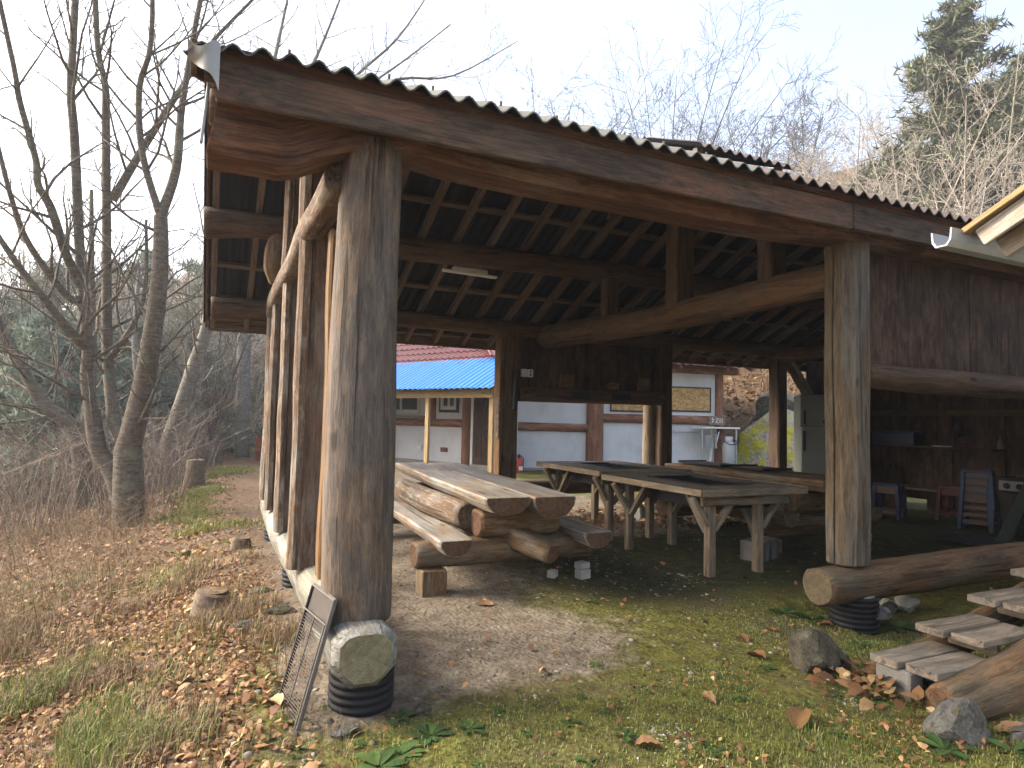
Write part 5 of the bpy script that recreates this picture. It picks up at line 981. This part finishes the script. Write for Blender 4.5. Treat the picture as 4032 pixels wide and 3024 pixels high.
# ------------------------------------------------------------------ leaves, grass, weeds, pebbles
def scatter(n, seed, dens, xr, yr):
    rg = np.random.default_rng(seed); out = []
    while sum(map(len, out)) < n:
        x = rg.uniform(*xr, 20000); y = rg.uniform(*yr, 20000); k = rg.random(20000) < dens(x, y); out.append(np.stack([x[k], y[k]], 1))
    P = np.concatenate(out)[:n]; z = gbase(P[:, 0], P[:, 1])+np.array([gn(a, b) for a, b in P]); return P[:, 0], P[:, 1], z, rg
def nz(x, y, s, o): return np.array([noise.noise((a*s, b*s, o)) for a, b in zip(x, y)])
def leaves(name, x, y, z, rg, smin, smax, mat, asp=.55, lift=.012, tilt=.5, **pr):
    n = len(x); s = smin+(smax-smin)*rg.random(n)**1.6; a = rg.uniform(0, 6.283, n); t = rg.normal(0, tilt, n); t2 = rg.normal(0, tilt, n); cur = rg.uniform(-.9, 1.5, n)
    lx = np.array([-.5, -.12, .22, .5, .22, -.12]); ly = np.array([0, -.5, -.42, 0, .42, .5])*asp; mid = np.array([0, 1, 1, 0, 1, 1.])
    X = lx[None]*s[:, None]; Y = ly[None]*s[:, None]; Z = mid[None]*cur[:, None]*s[:, None]*.22*np.sign(1)+X*np.sin(t)[:, None]*.6+Y*np.sin(t2)[:, None]*.9
    Z -= Z.min(1, keepdims=True); ca, sa = np.cos(a)[:, None], np.sin(a)[:, None]
    V_ = np.stack([x[:, None]+X*ca-Y*sa, y[:, None]+X*sa+Y*ca, z[:, None]+Z+lift*rg.random(n)[:, None]+.002], -1).reshape(-1, 3)
    f = np.array([[0, 1, 5, 5], [1, 2, 4, 5], [2, 3, 4, 4]]); tri = np.array([[0, 1, 5], [1, 2, 4], [1, 4, 5], [2, 3, 4]]); T_ = (tri[None]+(np.arange(n)*6)[:, None, None]).reshape(-1, 3)
    return fastmesh(name, V_, T_, M[mat], attrs={'rnd': np.repeat(rg.random(n), 6)}, **pr)
def blades(name, x, y, z, rg, hmin, hmax, wd, mat, lean=.6, rr=None, **pr):
    n = len(x); h = rg.uniform(hmin, hmax, n); a = rg.uniform(0, 6.283, n); l = rg.uniform(.1, lean, n)*h; w_ = wd*rg.uniform(.6, 1.3, n); px, py = np.cos(a+1.57)*w_, np.sin(a+1.57)*w_
    b = np.stack([x, y, z-.004], -1); m_ = np.stack([x+np.cos(a)*l*.35, y+np.sin(a)*l*.35, z+h*.65], -1); e = np.stack([x+np.cos(a)*l, y+np.sin(a)*l, z+h*(1-.3*l/h)], -1); q = np.stack([px, py, 0*px], -1)
    V_ = np.stack([b-q, b+q, m_+q*.7, m_-q*.7, e], 1).reshape(-1, 3); tri = np.array([[0, 1, 2], [0, 2, 3], [3, 2, 4]]); T_ = (tri[None]+(np.arange(n)*5)[:, None, None]).reshape(-1, 3)
    return fastmesh(name, V_, T_, M[mat], attrs={'rnd': np.repeat(rg.random(n) if rr is None else rr, 5)}, **pr)
bank = lambda x, y: np.clip((.45-x)/.5, 0, 1)*np.clip((x+6)/2, 0, 1)*(.35+.65*np.exp(-np.maximum(y-5, 0)/6))
x, y, z, rg = scatter(30000, 1, bank, (-4.5, .55), (2.0, 14)); leaves('leaf_litter', x, y, z, rg, .014, .066, 'litter', kind='stuff')
x, y, z, rg = scatter(16000, 2, bank, (-1.6, .5), (2.0, 5.5)); leaves('leaf_litter', x, y, z, rg, .015, .045, 'litter', kind='stuff')
# thin litter over the moss, thick drifts by the rock and stair
def yard(x, y): return .10+.9*np.exp(-((x-2.95)/.22)**2-((y-2.12)/.2)**2)+.5*np.clip((2.25-y)/.5, 0, 1)*np.clip((x-.3)/1.2, 0, 1)+.25*np.exp(-((x-3.3)/.6)**2-((y-1.6)/.35)**2)+.3*np.clip((2.6-y)/.4, 0, 1)*np.clip((.8-x)/.4, 0, 1)
x, y, z, rg = scatter(2600, 3, lambda x, y: yard(x, y)*((y < 2.75) | (x > 3.0))*np.clip(.35+nz(x, y, 2.6, 61)*2.2, .05, 1), (.2, 4.6), (1.1, 3.4)); leaves('fallen_leaves', x, y, z, rg, .010, .036, 'litter', tilt=.6, kind='stuff')
x, y, z, rg = scatter(420, 4, lambda x, y: .2+0*x, (.7, 6.5), (2.8, 7.4)); leaves('fallen_leaves', x, y, z, rg, .02, .06, 'litter', kind='stuff')
x, y, z, rg = scatter(1500, 5, lambda x, y: np.exp(-((y-6.7)/.7)**2), (2.4, 6.5), (5.2, 8.0)); leaves('fallen_leaves', x, y, z, rg, .04, .10, 'litter', kind='stuff')
x, y, z, rg = scatter(9000, 6, lambda x, y: 1+0*x, (11, 24), (9.5, 20)); k = (.75*x+.66*y > 17.4); leaves('hill_leaf_litter', x[k], y[k], z[k], rg, .08, .2, 'bigleaf', lift=.05, kind='stuff')
x, y, z, rg = scatter(130, 7, lambda x, y: np.exp(-((x-2.93)/.2)**2-((y-2.15)/.18)**2), (2.4, 3.6), (1.6, 2.7)); leaves('leaf_drift', x, y, z, rg, .05, .11, 'bigleaf', asp=.5, lift=.05, tilt=.5, kind='stuff')
# single large leaves one can point at
big = [(2.30, 2.02, .16), (2.67, 2.64, .12), (2.82, 2.88, .10), (3.10, 2.95, .10), (1.69, 4.07, .13), (3.02, 1.60, .17), (3.62, 2.98, .09), (1.55, 2.07, .10), (-.11, 3.5, .17), (-.02, 3.45, .11), (-.03, 3.34, .13), (-.33, 7.0, .2), (-.22, 6.6, .2), (.27, 3.0, .13), (2.05, 2.3, .09), (1.3, 1.95, .11)]
def big_leaf(m, L, seed):
    def fn(a, b):
        w_ = L*.30*math.sin(math.pi*min(1, a**.8))**.8; v_ = (b-.5)*2
        return ((a-.5)*L, v_*w_, .35*L*abs(v_)**1.5*w_/(L*.3+1e-6)*.6+.10*L*math.sin(a*2.5+seed)+.012*math.sin(a*22)*abs(v_)*.3)
    m.sheet(fn, 10, 6, .0012)
for k, (x, y, L) in enumerate(big):
    m = MB(); big_leaf(m, L, k); me_o = m.obj('fallen_leaf', M['bigleaf']); at = me_o.data.attributes.new('rnd', 'FLOAT', 'POINT'); at.data.foreach_set('value', np.full(len(me_o.data.vertices), [.45, .35, .3, .35, .5, .4, .3, .5, .98, .95, .97, .9, .92, .8, .5, .5][k], 'f'))
    me_o.location = (x, y, gh(x, y)+.006+.0*L); me_o.rotation_euler = (RND.uniform(-.2, .2), RND.uniform(-.2, .2), RND.uniform(0, 6.28))
    tag(me_o, ('large tan fallen leaf in the middle of the front moss', 'brown fallen leaf on the moss left of the angular rock', 'fallen leaf on the moss midway between the posts', 'fallen leaf left of the right ribbed footing', 'curled orange leaf on the bare dirt before the log table', 'ribbed brown leaf at the right frame edge', 'fallen leaf at the foot of the right sill end', 'small tan leaf above the white pebbles', 'longest pale leaf of the cluster on the left bank', 'upper right pale leaf of the cluster on the bank', 'lower right pale leaf of the cluster on the bank', 'far pale leaf near the big tree', 'far pale leaf nearest the pale sill', 'tan leaf at the foot of the wire rack', 'fallen leaf on the moss right of the white pebbles', 'fallen leaf at the bottom edge of the moss')[k], 'leaf', 'large fallen leaves')
# grass
def gpatch(x, y): return .05+np.clip(nz(x, y, 1.6, 2)*1.6, 0, 1)*(.35+.65*np.clip((4.2-y)/1.4, 0, 1))
x, y, z, rg = scatter(9000, 11, lambda x, y: gpatch(x, y)*np.clip((.45-x)/.3, 0, 1), (-2.6, .5), (2.1, 7)); blades('grass', x, y, z, rg, .03, .13, .0022, 'grass', .9, kind='stuff')
x, y, z, rg = scatter(16000, 12, lambda x, y: np.clip(nz(x, y, 2.2, 8)*2, 0, 1), (-1.8, .5), (2.2, 6)); blades('grass', x, y, z, rg, .03, .13, .0014, 'straw', 1.0, kind='stuff')
x, y, z, rg = scatter(9000, 13, lambda x, y: np.exp(-((x-.05-.05*(y-11))/.42)**2)*np.clip(.35+nz(x, y, 1.1, 5)*2, 0, 1), (-1.6, 1.6), (7.6, 16)); blades('grass', x, y, z, rg, .03, .08, .006, 'grass', .7, rr=.2+rg.random(len(x))*.65, kind='stuff')
mo = lambda x, y: np.clip((2.75-y)/.25, 0, 1)*np.clip(.55+1.2*nz(x, y, 1.3, 14), 0, 1)+np.clip((x-2.6)/.5, 0, 1)*np.clip((3.6-y)/.6, 0, 1)*np.clip(.5+nz(x, y, 1.7, 9), 0, 1)
x, y, z, rg = scatter(42000, 14, mo, (.1, 4.3), (1.2, 3.9)); blades('moss', x, y, z, rg, .005, .018, .0022, 'grass', .9, rr=.15+.5*rg.random(len(x)), kind='stuff')
x, y, z, rg = scatter(1600, 15, lambda x, y: np.clip((2.5-y)/.5, 0, 1)*.7+.1, (.6, 3.6), (1.2, 3.0)); blades('fallen_needles', x, y, z, rg, .004, .012, .0012, 'straw', 6, kind='stuff')
x, y, z, rg = scatter(3500, 16, lambda x, y: np.clip(nz(x, y, 2.5, 33)*2-.1, 0, 1), (.3, 4.2), (1.2, 2.9)); blades('grass', x, y, z, rg, .015, .05, .002, 'grass', .8, rr=rg.random(len(x))*.65, kind='stuff')
x, y, z, rg = scatter(12000, 17, lambda x, y: np.clip((.1-x)/.5, 0, 1)*np.clip((4.3-y)/.8, 0, 1)*np.clip(.15+nz(x, y, 2.0, 51)*2, 0, 1), (-1.6, .2), (2.2, 4.6)); blades('grass', x, y, z, rg, .04, .15, .0024, 'grass', 1.0, rr=rg.random(len(x))*.75, kind='stuff')
# leafy weeds, each a plant
def weed(x, y, s, nl, seed, label, tall=.5):
    rg = random.Random(seed); Vv = []; Tt = []; R_ = []; z = gh(x, y)
    for k in range(nl):
        a = 2*math.pi*k/nl*2.4+rg.uniform(-.3, .3); L = s*rg.uniform(.6, 1.1); up_ = rg.uniform(.15, 1.0)*tall; w_ = L*rg.uniform(.16, .24); b = len(Vv); ca, sa = math.cos(a), math.sin(a)
        for t, ww in ((.12, .12), (.45, .8), (.72, 1), (.92, .55)):
            zz = L*(up_*t-.55*up_*t*t*1.1); 
            for sgn in (-1, 0, 1): Vv.append((x+ca*L*t-sa*w_*ww*sgn, y+sa*L*t+ca*w_*ww*sgn, z+zz+.004+.18*w_*ww*abs(sgn)))
        Vv.append((x+ca*L, y+sa*L, z+L*(up_-.6*up_)+.003))
        for i in range(3):
            for j in range(2): p = b+i*3+j; Tt += [(p, p+1, p+4), (p, p+4, p+3)]
        Tt += [(b+9, b+10, b+12), (b+10, b+11, b+12)]; R_ += [rg.random()*.8]*13
    o = fastmesh('weed', Vv, Tt, M['weed'], attrs={'rnd': R_}, smooth=True); tag(o, label, 'weed', 'low green weeds in the yard'); return o
spots = [(.75, 2.70, .075, 12, 'green weed rosette just right of the front ribbed footing'), (.82, 2.50, .10, 16, 'dark bushy weed in front of the corner post'), (.97, 2.46, .075, 12, 'round leaved weed right of the dark bushy one'), (.68, 2.40, .085, 14, 'pale green weed rosette below the dark bushy weed'), (.58, 2.34, .10, 16, 'weed rosette at the bottom edge left of the moss'), (1.80, 2.85, .045, 9, 'lone weed on the border of dirt and moss'),
  (3.50, 3.20, .12, 14, 'long leaved weed left of the right ribbed footing'), (3.62, 3.08, .10, 12, 'weed touching the right ribbed footing'), (4.12, 2.84, .13, 16, 'glossy weed among the stones under the brown sill'), (1.51, 2.16, .06, 10, 'small weed beside the white pebbles'), (2.78, 2.05, .075, 12, 'blue green weed in front of the stair block'), (2.62, 1.62, .10, 14, 'weed growing left of the smooth pale rock'), (2.82, 1.50, .09, 12, 'weed growing before the smooth pale rock'), (3.45, 2.62, .08, 12, 'weed behind the angular rock'), (3.75, 2.55, .09, 12, 'weed between the stair and the ribbed footing'), (2.4, 3.84, .05, 8, 'single small weed on the dirt under the log table')]
for k, (x, y, s, nl, lb) in enumerate(spots): weed(x, y, s, nl, 200+k, lb)
rw = random.Random(5); Vv = []; Tt = []; R_ = []
for k in range(120):
    x, y = (rw.uniform(.2, 3.4), rw.uniform(1.35, 2.6)) if k < 70 else (rw.uniform(-1.5, .4), rw.uniform(2.3, 5.0))
    o = weed(x, y, rw.uniform(.018, .05), rw.randint(6, 11), 300+k, '-'); me = o.data; n_ = len(Vv); Vv += [tuple(v.co) for v in me.vertices]; Tt += [tuple(i+n_ for i in p_.vertices) for p_ in me.polygons]; R_ += [d.value for d in me.attributes['rnd'].data]; bpy.data.objects.remove(o); bpy.data.meshes.remove(me)
fastmesh('small_weeds', Vv, Tt, M['weed'], attrs={'rnd': R_}, smooth=True, kind='stuff')
# pebbles
def pebbles(name, n, dens, xr, yr, smin, smax, mat, seed, col=None, **pr):
    x, y, z, rg = scatter(n, seed, dens, xr, yr); s = smin+(smax-smin)*rg.random(n)**3
    oc = np.array([[1, 0, 0], [0, 1, 0], [-1, 0, 0], [0, -1, 0], [.7, .7, .55], [-.7, .7, .6], [-.7, -.7, .55], [.7, -.7, .6], [0, 0, .95]], float); sc = rg.uniform(.6, 1.2, (n, 9, 3)); P = oc[None]*sc*np.stack([s, s*rg.uniform(.6, 1, n), s*rg.uniform(.35, .75, n)], -1)[:, None, :]
    a = rg.uniform(0, 6.28, n); ca, sa = np.cos(a)[:, None], np.sin(a)[:, None]; Q = np.stack([P[..., 0]*ca-P[..., 1]*sa, P[..., 0]*sa+P[..., 1]*ca, P[..., 2]-.15*s[:, None]], -1)+np.stack([x, y, z], -1)[:, None, :]
    tri = np.array([[0, 4, 7], [0, 1, 4], [1, 5, 4], [1, 2, 5], [2, 6, 5], [2, 3, 6], [3, 7, 6], [3, 0, 7], [4, 5, 8], [5, 6, 8], [6, 7, 8], [7, 4, 8]]); T_ = (tri[None]+(np.arange(n)*9)[:, None, None]).reshape(-1, 3)
    fastmesh(name, Q.reshape(-1, 3), T_, M[mat], attrs={'rnd': np.repeat(rg.random(n), 9)}, **pr)
M['pebble'] = leafmat('pebbles', [(0, (.07, .06, .045)), (.5, (.14, .12, .09)), (1, (.26, .23, .185))], .9)
M['pebblew'] = leafmat('white_pebbles', [(0, (.28, .27, .25)), (1, (.5, .49, .47))], .8)
pebbles('pebbles', 2600, lambda x, y: .2+.8*np.clip(nz(x, y, 1.5, 40)+.3, 0, 1), (.6, 3.6), (2.5, 6.2), .003, .022, 'pebble', 21, kind='stuff')
pebbles('pebbles', 700, lambda x, y: np.exp(-((x-.3)/.25)**2), (-.3, .8), (2.4, 8), .006, .03, 'pebble', 22, kind='stuff')
pebbles('white_pebbles', 300, lambda x, y: np.exp(-((x-1.68)/.09)**2-((y-2.1)/.16)**2)+np.exp(-((x-2.76)/.10)**2-((y-2.10)/.08)**2)+.004, (1.2, 3.2), (1.5, 2.6), .003, .010, 'pebblew', 23, kind='stuff')
# ------------------------------------------------------------------ thin haze
hm = bpy.data.materials.new('thin_haze'); hm.use_nodes = True; ht = hm.node_tree; ht.nodes.remove(ht.nodes['Principled BSDF'])
hv_ = ht.nodes.new('ShaderNodeVolumePrincipled'); hv_.inputs['Color'].default_value = (.92, .95, 1, 1); hv_.inputs['Density'].default_value = .0015; hv_.inputs['Anisotropy'].default_value = .2
ht.links.new(hv_.outputs[0], ht.nodes['Material Output'].inputs['Volume'])
hb = MB(); hb._add([(x, y, z) for x in (-118, 140) for y in (-48, 150) for z in (-9, 46)], [(0, 1, 3, 2), (4, 6, 7, 5), (0, 4, 5, 1), (2, 3, 7, 6), (0, 2, 6, 4), (1, 5, 7, 3)], [(0, 0, 0)]*8, False); hb.obj('haze', hm, kind='stuff')
